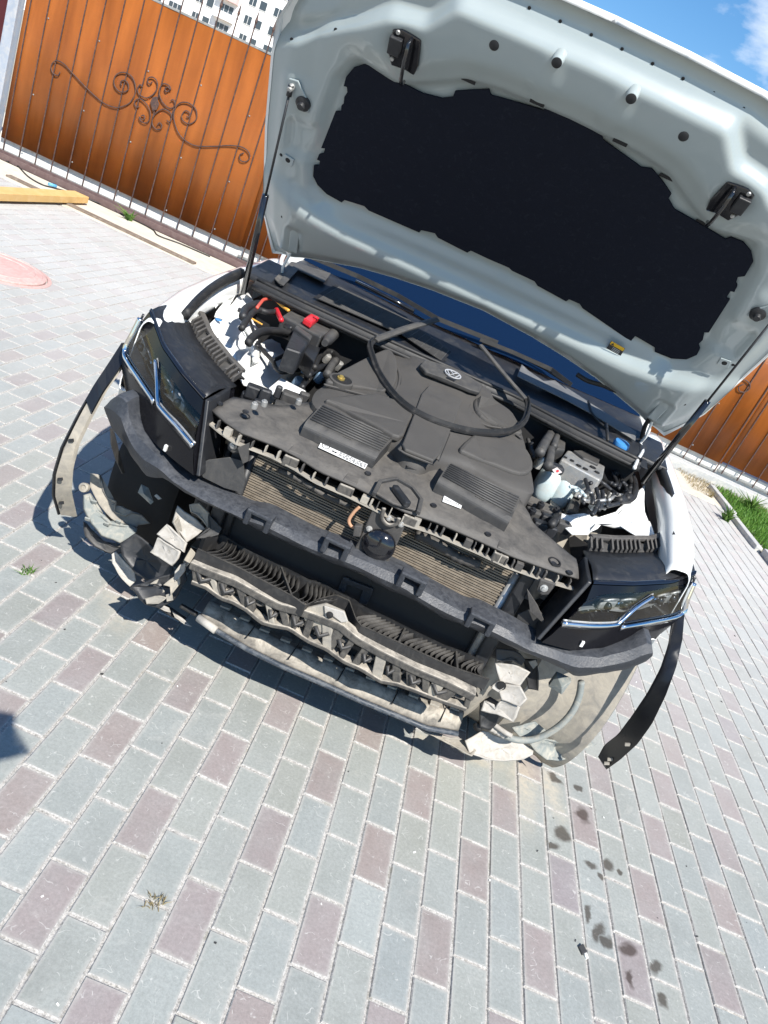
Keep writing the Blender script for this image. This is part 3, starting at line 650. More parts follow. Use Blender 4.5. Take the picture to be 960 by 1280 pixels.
bonnet = b.build('bonnet', M_INNER, car, smooth=True)
orow = [[hp(U[i, j]*1.006, S[i, j], -.045-.035*(1-(U[i, j]/.93)**2)*math.sin(math.pi*min(1, max(0, (S[i, j]-s_rear(U[i, j]))/(s_front(U[i, j])-s_rear(U[i, j])))))**.5) for j in range(0, NA, 4)] for i in range(0, NB, 5)]
b = MB(); b.grid(orow); b.build('outer_skin', M_WHITE, bonnet, smooth=True)
# folded hem joining skin and inner panel
idx = [(0, j) for j in range(NA)]+[(i, NA-1) for i in range(1, NB)]+[(NB-1, j) for j in range(NA-2, -1, -1)]+[(i, 0) for i in range(NB-2, 0, -1)]
b = MB(); r0 = [hp(U[i, j]*.999, S[i, j], Nn[i, j]+.002) for i, j in idx]; r1 = [hp(U[i, j]*1.008, S[i, j], -.012) for i, j in idx]; r2 = [hp(U[i, j]*1.006, S[i, j], -.047) for i, j in idx]
b.grid([r0, r1, r2], closed=True); b.build('hem', M_WHITE, bonnet, smooth=True)
b = MB(); b.prism([hp(u, s, .006) for u, s in pad_us], EN*.006); b.build('insulation_pad', M_PAD, bonnet)
def disc(name, mat, u, s, n, r, h, parent, r2=None, seg=20):
    d = MB(); d.lathe(hp(u, s, n), EN, [(r, 0), (r, h*.7), (r2 if r2 else r*.85, h)], seg); return d.build(name, mat, parent, autosmooth=40)
def nat(u, s):
    k = np.argmin((U-u)**2+(S-s)**2); return float(Nn.ravel()[k])
for u, s in ((-.258, 1.138), (.286, 1.129)): disc('plug', M_BLK, u, s, nat(u, s)-.002, .0135, .004, bonnet)
for u, s in ((-.089, 1.18), (.119, 1.176)):
    disc('bump_stop', M_INNER, u, s, nat(u, s)-.012, .016, .04, bonnet, .014); disc('bump_stop_tip', M_BLK, u, s, nat(u, s)+.026, .0135, .004, bonnet)
for sg in (-1, 1):
    u, s = .772*sg, .725; disc('rubber_stop', M_BLK, u, s, nat(u, s)-.004, .024, .02, bonnet, .015); disc('rubber_stop', M_BLK, u, s, nat(u, s)+.012, .012, .016, bonnet)
    b = MB(); b.prism([hp(sg*q[0], q[1], nat(sg*.8, .76)+.001) for q in ((-.0+.795, .79), (.825, .785), (.832, .755), (.79, .70), (.75, .70), (.75, .73))], EN*.006); b.build('stay_bracket', M_INNER, bonnet, bevel=.003)
    disc('ball_stud', M_ALU, .812*sg, .765, nat(.812*sg, .765), .010, .03, bonnet, .007)
    # striker
    n0 = nat(.49*sg, 1.02)
    pl = [(-.038, .05), (.02, .055), (.045, .045), (.045, -.02), (.03, -.05), (-.01, -.045), (-.04, -.05), (-.046, -.02)]
    b = MB(); b.prism([hp(sg*.487+sg*a, 1.02+q, n0+.002) for a, q in pl], EN*.012); st = b.build('striker_plate', M_BLKG, bonnet, bevel=.004)
    b = MB(); b.tube([hp(sg*(.487+a), 1.02+q, n0+h) for a, q, h in ((-.012, .045, .01), (-.012, .04, .035), (-.014, .0, .05), (-.016, -.05, .05), (-.016, -.075, .035), (-.016, -.078, .012))], .0055, 8); b.build('striker_hook', M_BLKG, st, smooth=True)
    b = MB(); b.obox(hp(sg*.515, 1.03, n0+.02), (.018, 0, 0), ES*.024, EN*.008); b.build('striker_cover', M_BLK, st, bevel=.003)
    for a, q in ((.028, .045), (.03, -.03)): disc('bolt', M_ALU, sg*(.487+a), 1.02+q, n0+.013, .006, .005, bonnet)
    for u, s in ((.70, .98), (.84, .88), (.62, 1.12), (.835, .5), (.80, .27)): disc('drain_hole', M_DIM, u*sg, s, nat(u*sg, s)-.001, .006, .002, bonnet, seg=12)
    b = MB(); b.prism([hp(sg*q[0], q[1], nat(.807*sg, .497)+.001) for q in ((.785, .51), (.82, .515), (.83, .485), (.79, .478))], EN*.004); b.build('stop_seat', M_INNER, bonnet, bevel=.006, seg=3)
    disc('drain_hole', M_DIM, .807*sg, .497, nat(.807*sg, .497)+.004, .009, .002, bonnet)
for u in np.arange(-.55, .8, .085):
    uu = u if u < .56 else u
    if abs(uu) < .62: disc('drain_hole', M_DIM, uu, s_front(uu)-.045, nat(uu, s_front(uu)-.045)-.001, .0045, .002, bonnet, seg=10)
for u, s in ((-.30, 1.005), (-.10, 1.035), (.15, 1.03), (.31, .985), (.47, .905), (-.47, .905)):
    b = MB(); b.obox(hp(u, s, nat(u, s)+.001), (.021, 0, 0), ES*.0055 if abs(u) < .2 else ES*.005+A3(-.0, 0, 0), EN*.0012); b.build('clip_slot', M_DIM, bonnet, bevel=.003)
n0 = max(nat(u, s) for u in (.448, .475, .505) for s in (.352, .37, .395))+.001
b = MB(); b.prism([hp(u, s, n0+.001) for u, s in ((.448, .396), (.503, .391), (.506, .351), (.449, .355))], EN*.0006); wl_ = b.build('warning_sticker', M_INK, bonnet)
b = MB(); b.prism([hp(u, s, n0+.0018) for u, s in ((.45, .3945), (.502, .3895), (.5025, .375), (.45, .3795))], EN*.0003); b.build('sticker_band', M_YEL, wl_)
for k in range(3):
    b = MB(); b.prism([hp(u, s-k*.0065, n0+.0018) for u, s in ((.466, .373), (.495, .370), (.495, .3685), (.466, .3715))], EN*.0003); b.build('sticker_line', M_LABEL, wl_)
b = MB(); b.prism([hp(u, s, n0+.0022) for u, s in ((.453, .381), (.459, .392), (.465, .380))], EN*.0003); b.build('sticker_triangle', M_INK, wl_)
# wiring grommet and loom near right hinge, hinges
for sg in (-1, 1):
    hg = MB(); hg.tube([A3(sg*.80, 1.50, 1.02), A3(sg*.79, 1.44, 1.08), A3(sg*.78, 1.36, 1.14), hp(sg*.765, .10, .0), hp(sg*.755, .22, .0)], [.014, .012, .011, .014, .016], 8, flat=.45, up=(1, 0, 0)); hg.build('bonnet_hinge', M_WHITE, car, smooth=True)
    hb = MB(); hb.prism([hp(sg*u, s, nat(sg*.75, .18)+.002) for u, s in ((.732, .24), (.768, .24), (.768, .12), (.732, .12))], EN*.006); hb.build('hinge_plate', M_INNER, car, bevel=.003)
gp = [(722, 466), (735, 474), (755, 480), (775, 487), (815, 486), (832, 494), (822, 510), (808, 528), (803, 545)]
b = MB(); b.tube(catmull([hp(*hus(*q), .008) for q in gp], 4), .009, 8); b.build('bonnet_wiring', M_RUB, car, smooth=True)
# gas struts
for sg, pxl in ((-1, (304, 366)), (1, (804, 602))):
    a = hp(sg*.812, .765, nat(.812*sg, .765)+.02); e = lz(pxl[0], pxl[1], 1.02)
    q = a+(e-a)*.47
    st = MB(); st.tube([q, e], .0115, 12); st = st.build('gas_strut', M_BLKG, car, smooth=True)
    b = MB(); b.tube([a, q+(e-a)*.01], .0042, 8); b.build('rod', M_BLK, st, smooth=True)
    b = MB(); b.tube([a-(e-a)*.012, a+(e-a)*.03], .009, 8); b.build('end_fitting', M_BLK, st, smooth=True)

# ------------------------------------------------------------------ fenders and body shell
YS = [.555, .63, .72, .82, .95, 1.1, 1.3, 1.5, 1.76]
def prof(y):
    I = lambda v: float(np.interp(y, [.555, .70, .90, 1.15, 1.45, 1.76], v))
    return [(I([.835, .842, .858, .868, .868, .865]), I([.91, .93, .965, .995, 1.03, 1.06])-.012), (I([.842, .852, .868, .878, .876, .872]), I([.945, .972, 1.005, 1.035, 1.065, 1.085])), (I([.872, .888, .905, .915, .915, .912]), I([.955, .986, 1.022, 1.052, 1.08, 1.098])),
            (I([.892, .928, .948, .957, .957, .957]), I([.955, .976, 1.008, 1.036, 1.062, 1.08])), (I([.905, .95, .978, .985, .985, .985]), I([.94, .945, .972, .998, 1.022, 1.04])), (I([.91, .963, .990, .992, .99, .985]), I([.925, .90, .91, .92, .93, .95])), (I([.912, .965, .985, .985, .98, .978]), I([.91, .86, .85, .85, .86, .87]))]
for sg in (-1, 1):
    rows = []
    for y in np.linspace(.555, 1.76, 34):
        P = prof(y); dy = y-1.0; za = .39+math.sqrt(max(0, .44**2-dy*dy)) if abs(dy) < .44 else .32
        if y < .62: za = max(za, .72)
        zl = min(P[-1][1]-.01, za)
        P = P+[(P[-1][0]+.006, (P[-1][1]+zl)/2), (P[-1][0]+.012, zl), (P[-1][0]-.03, zl+.004)]
        rows.append([A3(sg*x, y, z) for x, z in catmull(P, 3)])
    b = MB(); b.grid(rows); fe = b.build('fender', M_WHITE, car, smooth=True, solid=.003)
    # dark channel and rubber weatherstrip inside fender top
    pth = [lz(x, y, z) for x, y, z in (((232, 392, .985), (245, 377, 1.01), (262, 362, 1.04), (282, 349, 1.065), (302, 340, 1.085)) if sg < 0 else ((842, 673, .98), (842, 645, 1.0), (838, 620, 1.03), (831, 597, 1.055), (824, 580, 1.075)))]
    b = MB(); b.sweep(catmull(pth, 5), [(-.011, -.02), (.011, -.02), (.014, .0), (.008, .014), (-.008, .014), (-.014, 0)]); b.build('fender_seal', M_RUB, fe, smooth=True)
    # inner channel floor
    b = MB(); b.grid([[A3(sg*x, y, z) for x, z in ((.85, .90+.1*(y-.6)), (.80, .88), (.70, .85), (.60, .80))] for y in np.linspace(.62, 1.6, 8)]); b.build('inner_wing', M_DIM, fe, smooth=True)
    # plastic cap at the rear top corner
    b = MB(); b.obox((sg*.83, 1.38, 1.09), (.06, 0, 0), (0, .13, .02), (0, 0, .012)); b.build('corner_cap', M_BLK, fe, bevel=.012, seg=3)
# body behind: doors, sills, pillars, glass, roof
def body_sec(y):
    zt = float(np.interp(y, [1.76, 2.2, 3.3, 4.4, 4.75], [1.06, 1.08, 1.10, 1.12, 1.10])); w = float(np.interp(y, [1.76, 2.5, 3.9, 4.6, 4.8], [.985, .99, .985, .94, .86]))
    return [(w-.10, zt), (w-.03, zt-.02), (w, zt-.10), (w+.004, .80), (w-.02, .55), (w-.05, .34)]
for sg in (-1, 1):
    for nm, y0, y1 in (('front_door', 1.772, 2.86), ('rear_door', 2.872, 3.72), ('rear_quarter', 3.73, 4.8)):
        rows = [[A3(sg*x, y, z) for x, z in catmull(body_sec(y), 3)] for y in np.linspace(y0, y1, 9)]
        b = MB(); b.grid(rows); d = b.build(nm, M_WHITE, car, smooth=True, solid=.004)
        if 'door' in nm:
            b = MB(); b.obox((sg*1.0, y1-.2, .93), (.012, 0, 0), (0, .1, 0), (0, 0, .014)); b.build('handle', M_WHITE, d, bevel=.006)
            b = MB(); b.prism([A3(sg*.90, y0+.02+(.28 if nm[0] == 'f' else 0), 1.10), A3(sg*.90, y1-.03, 1.12), A3(sg*.70, y1-.05, 1.55), A3(sg*.72, y0+.05+(.85 if nm[0] == 'f' else 0), 1.50)], (sg*.005, 0, .002)); b.build('side_window', M_SCREEN, d)
    b = MB(); b.tube([A3(sg*.84, 1.70, 1.10), A3(sg*.78, 2.0, 1.32), A3(sg*.70, 2.45, 1.58)], .035, 8); b.build('pillar', M_WHITE, car, smooth=True)
    mr = MB(); rows = []
    for t in np.linspace(0, 1, 8):
        r_ = math.sin(math.pi*(.08+.84*t))**.6; rows.append([A3(sg*(.985+.15*t), 2.24+.06*r_*math.cos(a)+.03*t, 1.175+.07*r_*math.sin(a)) for a in np.linspace(0, 2*math.pi, 13)[:-1]])
    mr.grid(rows, closed=True); mr.add(rows[-1], [tuple(range(12))]); mr.build('door_mirror', M_BLKG, car, smooth=True)
rows = [[A3(x, 1.62+.32*(abs(x)/.8)**2*.25+(y_)*.84, 1.148+y_*.47) for x in np.linspace(-.80+.12*y_, .80-.12*y_, 17)] for y_ in np.linspace(0, 1, 9)]
b = MB(); b.grid(rows); b.build('windscreen', M_SCREEN, car, smooth=True)
rows = [[A3(x, y, float(np.interp(y, [2.45, 2.9, 3.8, 4.6], [1.62, 1.69, 1.68, 1.58]))-.06*(x/.66)**2) for x in np.linspace(-.66, .66, 13)] for y in np.linspace(2.45, 4.6, 12)]
b = MB(); b.grid(rows); b.build('roof', M_WHITE, car, smooth=True, solid=.01)
b = MB(); b.box((-.9, 1.75, .24), (.9, 4.7, .34)); b.box((-.86, 1.9, .34), (.86, 4.6, .9)); b.build('underbody', M_DIM, car)
for sg in (-1, 1):
    for y in (1.0, 3.9):
        w = MB(); w.lathe((sg*.66, y, .375), (sg, 0, 0), [(.22, .0), (.355, .01), (.375, .04), (.375, .22), (.355, .25), (.25, .258), (.245, .22)], 40); wh = w.build('wheel', M_TYRE, car, autosmooth=40)
        w = MB(); w.lathe((sg*.80, y, .375), (sg, 0, 0), [(.245, 0), (.245, .1), (.235, .112), (.22, .09), (.06, .07), (.05, .09), (.01, .09)], 40); w.build('rim', M_ALU, wh, autosmooth=30)
# dark masses filling the bay: engine block, firewall, chassis rails
b = MB(); b.box((-.36, .58, .30), (.36, 1.12, .90)); b.build('engine_block', M_DIM, car, bevel=.03)
b = MB(); b.box((-.78, 1.24, .45), (.78, 1.28, 1.045)); b.build('firewall', M_DIM, car)
for sg in (-1, 1):
    b = MB(); b.box((min(sg*.44, sg*.54), .40, .50), (max(sg*.44, sg*.54), 1.25, .64)); b.build('chassis_rail', M_BLK, car, bevel=.01)
    b = MB(); b.box((min(sg*.36, sg*.80), .60, .62), (max(sg*.36, sg*.80), 1.24, .64)); b.build('bay_floor', M_DIM, car)
# ------------------------------------------------------------------ headlights
M_LAMPB = plain('lamp_housing_black', (.006, .006, .008), .18, spec=.28, var=.05, rough_var=.03)
def face_y(x, z): return .25+.31*(max(0, abs(x)-.5)/.43)**1.45+.32*(z-.80)
c4 = lambda l: [(120+x/5.3333, 330+y/5.3333) for x, y in l]
HL = {-1: dict(top=[(254, 500), (225, 467), (202.5, 435), (186, 390)], ltop=[(251, 519), (236, 504), (214, 472), (193, 442), (177, 402)], lbot=[(242, 558), (210, 521), (193, 503), (174, 476), (156, 443)], base=[(242, 594), (222, 579), (195, 556), (176, 532), (157, 490), (151, 455)],
           diag=[(194, 452), (196, 478), (197, 503), (201, 512), (222, 535), (241, 558)], outer=[(176, 398), (166, 418), (155, 441), (160, 455), (174, 476), (192, 503)]),
      1: dict(top=[(741, 731), (790, 733), (840, 730), (869, 719)], ltop=[(733, 751), (753, 743), (807, 740), (863, 729)], lbot=[(703, 781), (740, 783), (770, 783), (810, 777), (851, 769)], base=[(677, 803), (713, 813), (773, 808), (820, 797), (845, 777)],
           diag=[(703, 780), (740, 783), (768, 782), (776, 777), (795, 760), (815, 747)], outer=[(776, 785), (810, 779), (849, 770), (857, 752), (867, 728)])}
HG = {-1: [(243, 600), (262, 615)], 1: [(690, 800), (670, 805)]}
for sg in (-1, 1):
    d = HL[sg]; n = 22
    fs = lambda L_, off=0.0: resample([lsurf(x, y, lambda a, c: face_y(a, c)+off) for x, y in L_], n)
    top, lt, lb, ba = fs(d['top']), fs(d['ltop'], -.005), fs(d['lbot'], -.006), fs(d['base'], .012)
    inw = A3(0, .16, 0)
    # housing: sides, base and back box
    b = MB(); back_t = [p+A3(-sg*.02, .19, .0) for p in top]; back_b = [p+A3(-sg*.02, .16, 0) for p in ba]
    b.grid([lb, [(p+q)/2+A3(0, -.004, 0) for p, q in zip(lb, ba)], ba, back_b]); b.grid([top, lt]); b.grid([back_t, back_b])
    b.add([top[0], lt[0], lb[0], ba[0], back_b[0], back_t[0]], [(0, 1, 2, 3, 4, 5)]); b.add([top[-1], lt[-1], lb[-1], ba[-1], back_b[-1], back_t[-1]], [(0, 1, 2, 3, 4, 5)])
    h = b.build('headlight', M_LAMPB, car, autosmooth=40)
    # top cover of the housing
    rows = [[p+A3(-sg*.015*t, .012+.20*t, .012*math.sin(math.pi*min(1, t*1.3))+.004) for p in top] for t in np.linspace(0, 1, 6)]
    b = MB(); b.grid(rows); b.build('housing_top', M_BLK, h, smooth=True, solid=.004)
    rows = [[p+A3(0, .0, .003) for p in top], [p+A3(0, .006, .011) for p in top], [p+A3(0, .016, .010) for p in top]]
    b = MB(); b.grid(rows); b.build('top_trim', M_BLKG, h, smooth=True)
    # recessed reflector bowl with cells, glass in front
    b = MB(); b.grid([lt, [p+A3(0, .05, 0)*1 for p in [(q*.8+r*.2) for q, r in zip(lt, lb)]], [p+A3(0, .055, 0) for p in [(q*.3+r*.7) for q, r in zip(lt, lb)]], lb]); b.build('bowl', M_BLKG, h, smooth=True)
    for k, t in enumerate((.24, .40, .70, .86)):
        i = int(t*n); c = lt[i]*.55+lb[i]*.45+A3(0, .03, 0); w = lt[min(i+2, n-1)]-lt[max(i-2, 0)]; w /= np.linalg.norm(w)
        b = MB(); b.obox(c, w*.036, A3(0, .014, 0), A3(0, 0, .015)); b.build('projector', M_CHROME if k in (1, 2) else M_ALU, h, bevel=.009, seg=3)
        b = MB(); b.lathe(c+A3(0, -.016, 0), (0, -1, 0), [(.013, 0), (.012, .005), (.007, .009), (.001, .010)], 16); b.build('projector_lens', M_BLKG, h, smooth=True)
        b = MB(); b.tube([c-w*.03+A3(0, -.015, .02), c+A3(0, -.02, .026), c+w*.03+A3(0, -.015, .02)], .004, 6); b.build('lamp_visor', M_ALU, h, smooth=True)
    cells = MB()
    for i in range(3, n-2) if sg > 0 else range(4, 12):
        for t in (.56, .66, .76):
            c = lt[i]*(1-t)+lb[i]*t+A3(((i+int(t*12)) % 2)*.004, .047, 0); cells.obox(c, (.0022, 0, 0), (0, .002, 0), (0, 0, .0022))
    tag(cells.build('reflector_cells', M_ALU, h), kind='stuff')
    b = MB(); b.grid([lt, [(p*.5+q*.5)+A3(0, -.008, 0) for p, q in zip(lt, lb)], lb]); b.build('lens', M_LENS, h, smooth=True)
    for nm in ('diag', 'outer'):
        P = catmull([lsurf(x, y, lambda a, c: face_y(a, c)-.010) for x, y in d[nm]], 5)
        b = MB(); b.sweep(P, [(-.005, -.010), (.006, -.008), (.008, .0), (.006, .008), (-.005, .010)], up=lambda i: (0, -.35, 1)); b.build('chrome_strip', M_CHROME, h, smooth=True)
    for nm, m_, off, r_ in (('diag', M_ALU, .012, .0028), ('outer', M_BLKG, .016, .004)):
        P = catmull([lsurf(x, y, lambda a, c: face_y(a, c)-.004)+A3(-sg*off*.3, 0, off) for x, y in d[nm]], 5)
        b = MB(); b.tube(P, r_, 6); b.build('light_guide', m_, h, smooth=True)
    for t in (.30, .62):
        P = [lt[i]*(1-t)+lb[i]*t+A3(0, .028+.01*math.sin(i*.5), 0) for i in range(1, n-1)]
        b = MB(); b.sweep(P, [(-.004, -.003), (.004, -.003), (.004, .003), (-.004, .003)]); b.build('inner_fin', M_BLKG if t < .5 else M_ALU, h)
    # white square reflex clip in the base
    q = (207, 560) if sg < 0 else (727.5, 804.5)
    c = lsurf(q[0], q[1], lambda a, z: face_y(a, z)+.004); t_ = (ba[3]-ba[2]); t_ /= np.linalg.norm(t_)
    b = MB(); b.obox(c, t_*.0055, (0, .006, 0), (0, 0, .0085)); b.build('aiming_clip', M_LABEL, h, bevel=.001)
    # ribbed housing of the bulb cover behind the lamp
    for k in range(14):
        t = .12+.052*k; i = int(t*n); p = top[i]+A3(-sg*.03, .235, .012)
        b = MB(); b.obox(p, (.0035, 0, 0), (0, .034, .004), (0, 0, .010)); b.build('housing_rib', M_CARR, h, bevel=.001)
    b = MB(); b.grid([[top[i]+A3(-sg*.03, .20, -.006), top[i]+A3(-sg*.03, .25, .008), top[i]+A3(-sg*.04, .29, -.004)] for i in range(2, n-3)]); b.build('bulb_cover', M_GREY, h, smooth=True, solid=.006)
    b = MB(); b.sweep([top[i]+A3(-sg*.03, .278, .022) for i in range(2, n-3)], [(-.012, -.006), (.012, -.006), (.010, .006), (-.010, .006)]); b.build('cover_rim', M_CARR, h, bevel=.003)
    # inner side bracket standing between lamp and radiator
    e = top[0]; b = MB(); b.prism([e+A3(-sg*.004, .0, .004), e+A3(-sg*.008, .15, .012), ba[0]+A3(-sg*.006, .13, -.0), ba[0]+A3(-sg*.004, .005, 0)], (-sg*.012, 0, 0)); b.build('side_bracket', M_BLK, h, bevel=.003)

# ------------------------------------------------------------------ bumper beam (foam covered)
def beam_y(x, z): return .235+.56*max(0, abs(x)-.42)**1.6
bt = [(134, 505), (140, 498), (147, 495), (158, 501), (163, 527), (173, 547), (200, 573), (217, 592), (245, 611), (266, 623), (303, 640), (328, 644), (387, 675), (420, 686), (470, 707), (500, 720), (528, 738), (578, 765), (595, 767), (640, 790), (660, 802), (690, 811), (713, 819), (750, 822), (787, 813), (807, 804), (815, 806)]
bb = [(133, 512), (133, 520), (138, 535), (152, 552), (165, 573), (183, 597), (205, 598), (227, 614), (257, 630), (280, 640), (303, 650), (318, 661), (382, 690), (407, 701), (453, 719), (485, 738), (512, 748), (553, 773), (591, 787), (640, 810), (667, 821), (700, 835), (720, 847), (750, 843), (787, 837), (807, 828), (815, 822)]
T_ = [lsurf(x, y, beam_y) for x, y in bt]; B_ = [lsurf(x, y, beam_y) for x, y in bb]
T_ = resample(T_, 90); B_ = resample(B_, 90)
jag = lambda i, s: .0007*math.sin(i*2.3+s)+.0006*math.sin(i*5.1+2*s)
rows = []
for i in range(90):
    t, q = T_[i], B_[i]; pr_ = [t+A3(0, .085, .004), t+A3(0, .03, .006+jag(i, 1)), t+A3(0, jag(i, 0), 0), (t*.62+q*.38)+A3(0, -.018+jag(i, 2), 0), (t*.3+q*.7)+A3(0, -.012+jag(i, 3), 0), q+A3(0, .004+jag(i, 4), jag(i, 5)), q+A3(0, .07, .0)]
    rows.append(pr_)
b = MB(); b.grid(rows, closed=True); b.add(rows[0], [tuple(range(7))]); b.add(rows[-1], [tuple(range(7))])
beam = b.build('bumper_beam', M_FOAM, car, autosmooth=28)
for px0 in ((418, 690), (512, 733), (322, 655), (597, 783)):
    c = lsurf(px0[0], px0[1], lambda a, z: beam_y(a, z)-.008)
    b = MB(); b.obox(c+A3(-.03, 0, .014), (.008, 0, 0), (0, .02, 0), (0, 0, .022)); b.obox(c+A3(.03, 0, .014), (.008, 0, 0), (0, .02, 0), (0, 0, .022)); b.obox(c+A3(0, 0, .034), (.038, 0, 0), (0, .02, 0), (0, 0, .006)); b.build('beam_clip', M_FOAM, beam, bevel=.004)
# air guide flaps between lamp and radiator
c5 = lambda l: [(40+x/3, 300+y/3) for x, y in l]
fl = [lpl(x, y, (-.42, .30, .7), (.25, -1, .15)) for x, y in c5([(625, 840), (660, 825), (740, 815), (790, 830), (800, 900), (790, 950), (720, 930), (640, 890)])]
slab('air_guide_flap', M_GREY, fl, (.0, .006, 0), car, .001)
fl = [lpl(x, y, (-.36, .31, .75), (.6, -1, 0)) for x, y in c5([(770, 780), (815, 760), (810, 830), (790, 840)])]
slab('air_guide_flap', M_CARR, fl, (.0, .006, 0), car, .001)
c6 = lambda l: [(400+x/2.6667, 560+y/2.6667) for x, y in l]
fl = [ly(x, y, .30) for x, y in c6([(690, 470), (725, 525), (755, 595), (700, 545)])]; slab('air_guide_flap', M_CARR, fl, (0, .005, 0), car, .001)
fl = [ly(x, y, .33) for x, y in c6([(660, 555), (720, 530), (760, 575), (745, 610), (700, 640), (640, 615)])]; slab('air_guide_flap', M_GREY, fl, (.0, .006, 0), car, .001)
for sg, P in ((-1, [(-.445, .33, .80), (-.445, .33, .50)]), (1, [(.44, .33, .80), (.44, .33, .50)])):
    b = MB(); b.box((P[0][0]-.02, .34, .42), (P[0][0]+.02, .46, .82)); b.box((P[0][0]-.045, .37, .45), (P[0][0]-.03, .40, .80)); b.build('radiator_side_duct', M_BLK, car, bevel=.006)

# ------------------------------------------------------------------ radiator pack
cond = MB(); cond.box((-.425, .385, .33), (.425, .41, .80)); cond = cond.build('condenser', M_DARKFIN, car)
fn = MB()
for k in range(27):
    z = .585+k*.008; fn.box((-.40, .370+.002*(k % 2), z), (.40, .3855, z+.0048))
tag(fn.build('fin_core', M_FIN, cond), kind='stuff')
for sg in (-1, 1):
    b = MB(); b.tube([(sg*.415, .377, .33), (sg*.415, .377, .80)], .016, 10); b.build('header_tube', M_ALU if sg > 0 else M_BLK, cond, smooth=True)
b = MB(); b.box((-.45, .46, .25), (.45, .56, .82)); b.build('radiator', M_DIM, car)
# grey foam strips hanging under the carrier
c7 = lambda l: [(340+x/4, 540+y/4) for x, y in l]
P = [ly(x, y, .352) for x, y in c7([(30, 190), (80, 210), (150, 245), (230, 295), (300, 335), (345, 350), (395, 372)])]
b = MB(); b.tube(resample(P, 20), [.008+.004*abs(math.sin(i*1.3)) for i in range(20)], 8, flat=.8); b.build('seal_strip', M_CARR, car, smooth=True)
P = [ly(x, y, .352) for x, y in c7([(715, 515), (760, 525), (810, 550), (870, 590), (930, 630), (990, 650), (1040, 665)])]
b = MB(); b.tube(resample(P, 20), [.013+.005*abs(math.sin(i*1.7)) for i in range(20)], 8, flat=.9); b.build('seal_strip', M_CARR, car, smooth=True)

# ------------------------------------------------------------------ distance sensor on its bracket
SY = .275
sp = lambda l, y=SY: [ly(x, y_, y) for x, y_ in c7(l)]
sen = slab('distance_sensor', M_CARR, sp([(500, 390), (672, 452), (640, 530), (560, 697), (395, 612), (440, 530)]), (0, .012, 0), car, .004)
c = sp([(535, 563)], SY-.002)[0]
b = MB(); b.lathe(c, (0, -1, 0), [(.047, 0), (.047, .006), (.043, .010), (.038, .016), (.028, .022), (.014, .0255), (.001, .026)], 32); b.build('radar_dome', M_BLKG, sen, smooth=True)
b = MB(); b.prism(sp([(450, 540), (480, 500), (560, 490), (605, 545), (590, 620), (530, 650), (460, 620)], SY-.006), (0, .006, 0)); b.build('dome_seat', M_BLK, sen, bevel=.003)
for q in ((487, 483), (645, 460), (428, 602), (545, 660), (585, 430)):
    b = MB(); b.lathe(sp([q], SY-.001)[0], (0, -1, 0), [(.009, 0), (.009, .003), (.005, .004), (.005, .010), (.001, .011)], 12); b.build('bolt', M_ALU, sen, autosmooth=40)
b = MB(); b.tube(catmull(sp([(560, 380), (550, 430), (580, 465), (620, 460), (635, 430)], SY-.012), 4), .006, 6); b.build('sensor_arm', M_MUD, sen, smooth=True)
b = MB(); b.tube(catmull(sp([(440, 372), (410, 400), (385, 440), (395, 470), (420, 480)], SY+.01), 5), .005, 8); b.build('sensor_wire', plain('tan_wire', (.45, .25, .15), .6), car, smooth=True)
b = MB(); b.obox(sp([(430, 490)], SY)[0], (.010, 0, .004), (0, .012, 0), (-.004, 0, .016)); b.build('sensor_plug', M_CARR, sen, bevel=.003)

# ------------------------------------------------------------------ lock carrier
car_front = [(265, 514), (280, 527), (300, 541), (345, 558), (372, 572), (400, 590), (440, 607), (470, 622), (505, 640), (545, 653), (600, 677), (640, 696), (690, 714), (723, 724)]
ZC = lambda y: .868+.18*(y-.33)
PLo, PLn = (0, .33, .868), (0, -.18, 1)
ct = lambda l, dz=0: [lpl(x, y, (0, .33, .868+dz), PLn) for x, y in l]
fr_ = resample(ct(car_front), 60)
bk = [A3(p[0]*(1 if abs(p[0]) < .4 else .98), .62 if abs(p[0]) < .36 else float(np.interp(abs(p[0]), [.36, .42, .56], [.62, .52, .44])), 0) for p in fr_]
for p in bk: p[2] = ZC(p[1])
rows = [[p*(1-t)+q*t+A3(0, 0, .006*math.sin(math.pi*t)*(1 if (i//4) % 2 else .6)) for i, (p, q) in enumerate(zip(fr_, bk))] for t in np.linspace(0, 1, 7)]
b = MB(); b.grid(rows); lc = b.build('lock_carrier', M_CARR, car, autosmooth=40, solid=.006)
# broken lip under the front edge: ledge, clips and ribs
b = MB(); led_ = [p+A3(0, -.004, -.030) for i, p in enumerate(fr_)]
b.sweep(led_, [(-.010, -.002), (.010, -.002), (.010, .002), (-.010, .002)]); b.build('carrier_lip', M_MUD2, lc)
random.seed(11)
for i in range(1, 59):
    if i % 2 == 0 or random.random() < .25:
        p = fr_[i]; w = random.choice((.0016, .0018, .002, .0022, .0025, .003, .0105)); hgt = random.uniform(.009, .014)
        b = MB(); b.obox(p+A3(0, -.003, -.017), (w, w*.1, 0), (0, .010, 0), (0, 0, hgt)); b.build('carrier_clip', M_MUD2 if random.random() < .4 else M_CARR, lc, bevel=.001)
for i in (14, 23, 33, 47):
    p = fr_[i]; b = MB(); b.obox(p+A3(0, .03, .006), (.02, .003, .0), (0, .026, .004), (0, 0, .005)); b.build('carrier_boss', M_CARR, lc, bevel=.004)
    b = MB(); b.obox(p+A3(0, -.006, -.02), (.021, .003, 0), (0, .006, 0), (0, 0, .016)); b.build('carrier_boss', M_MUD, lc, bevel=.003)
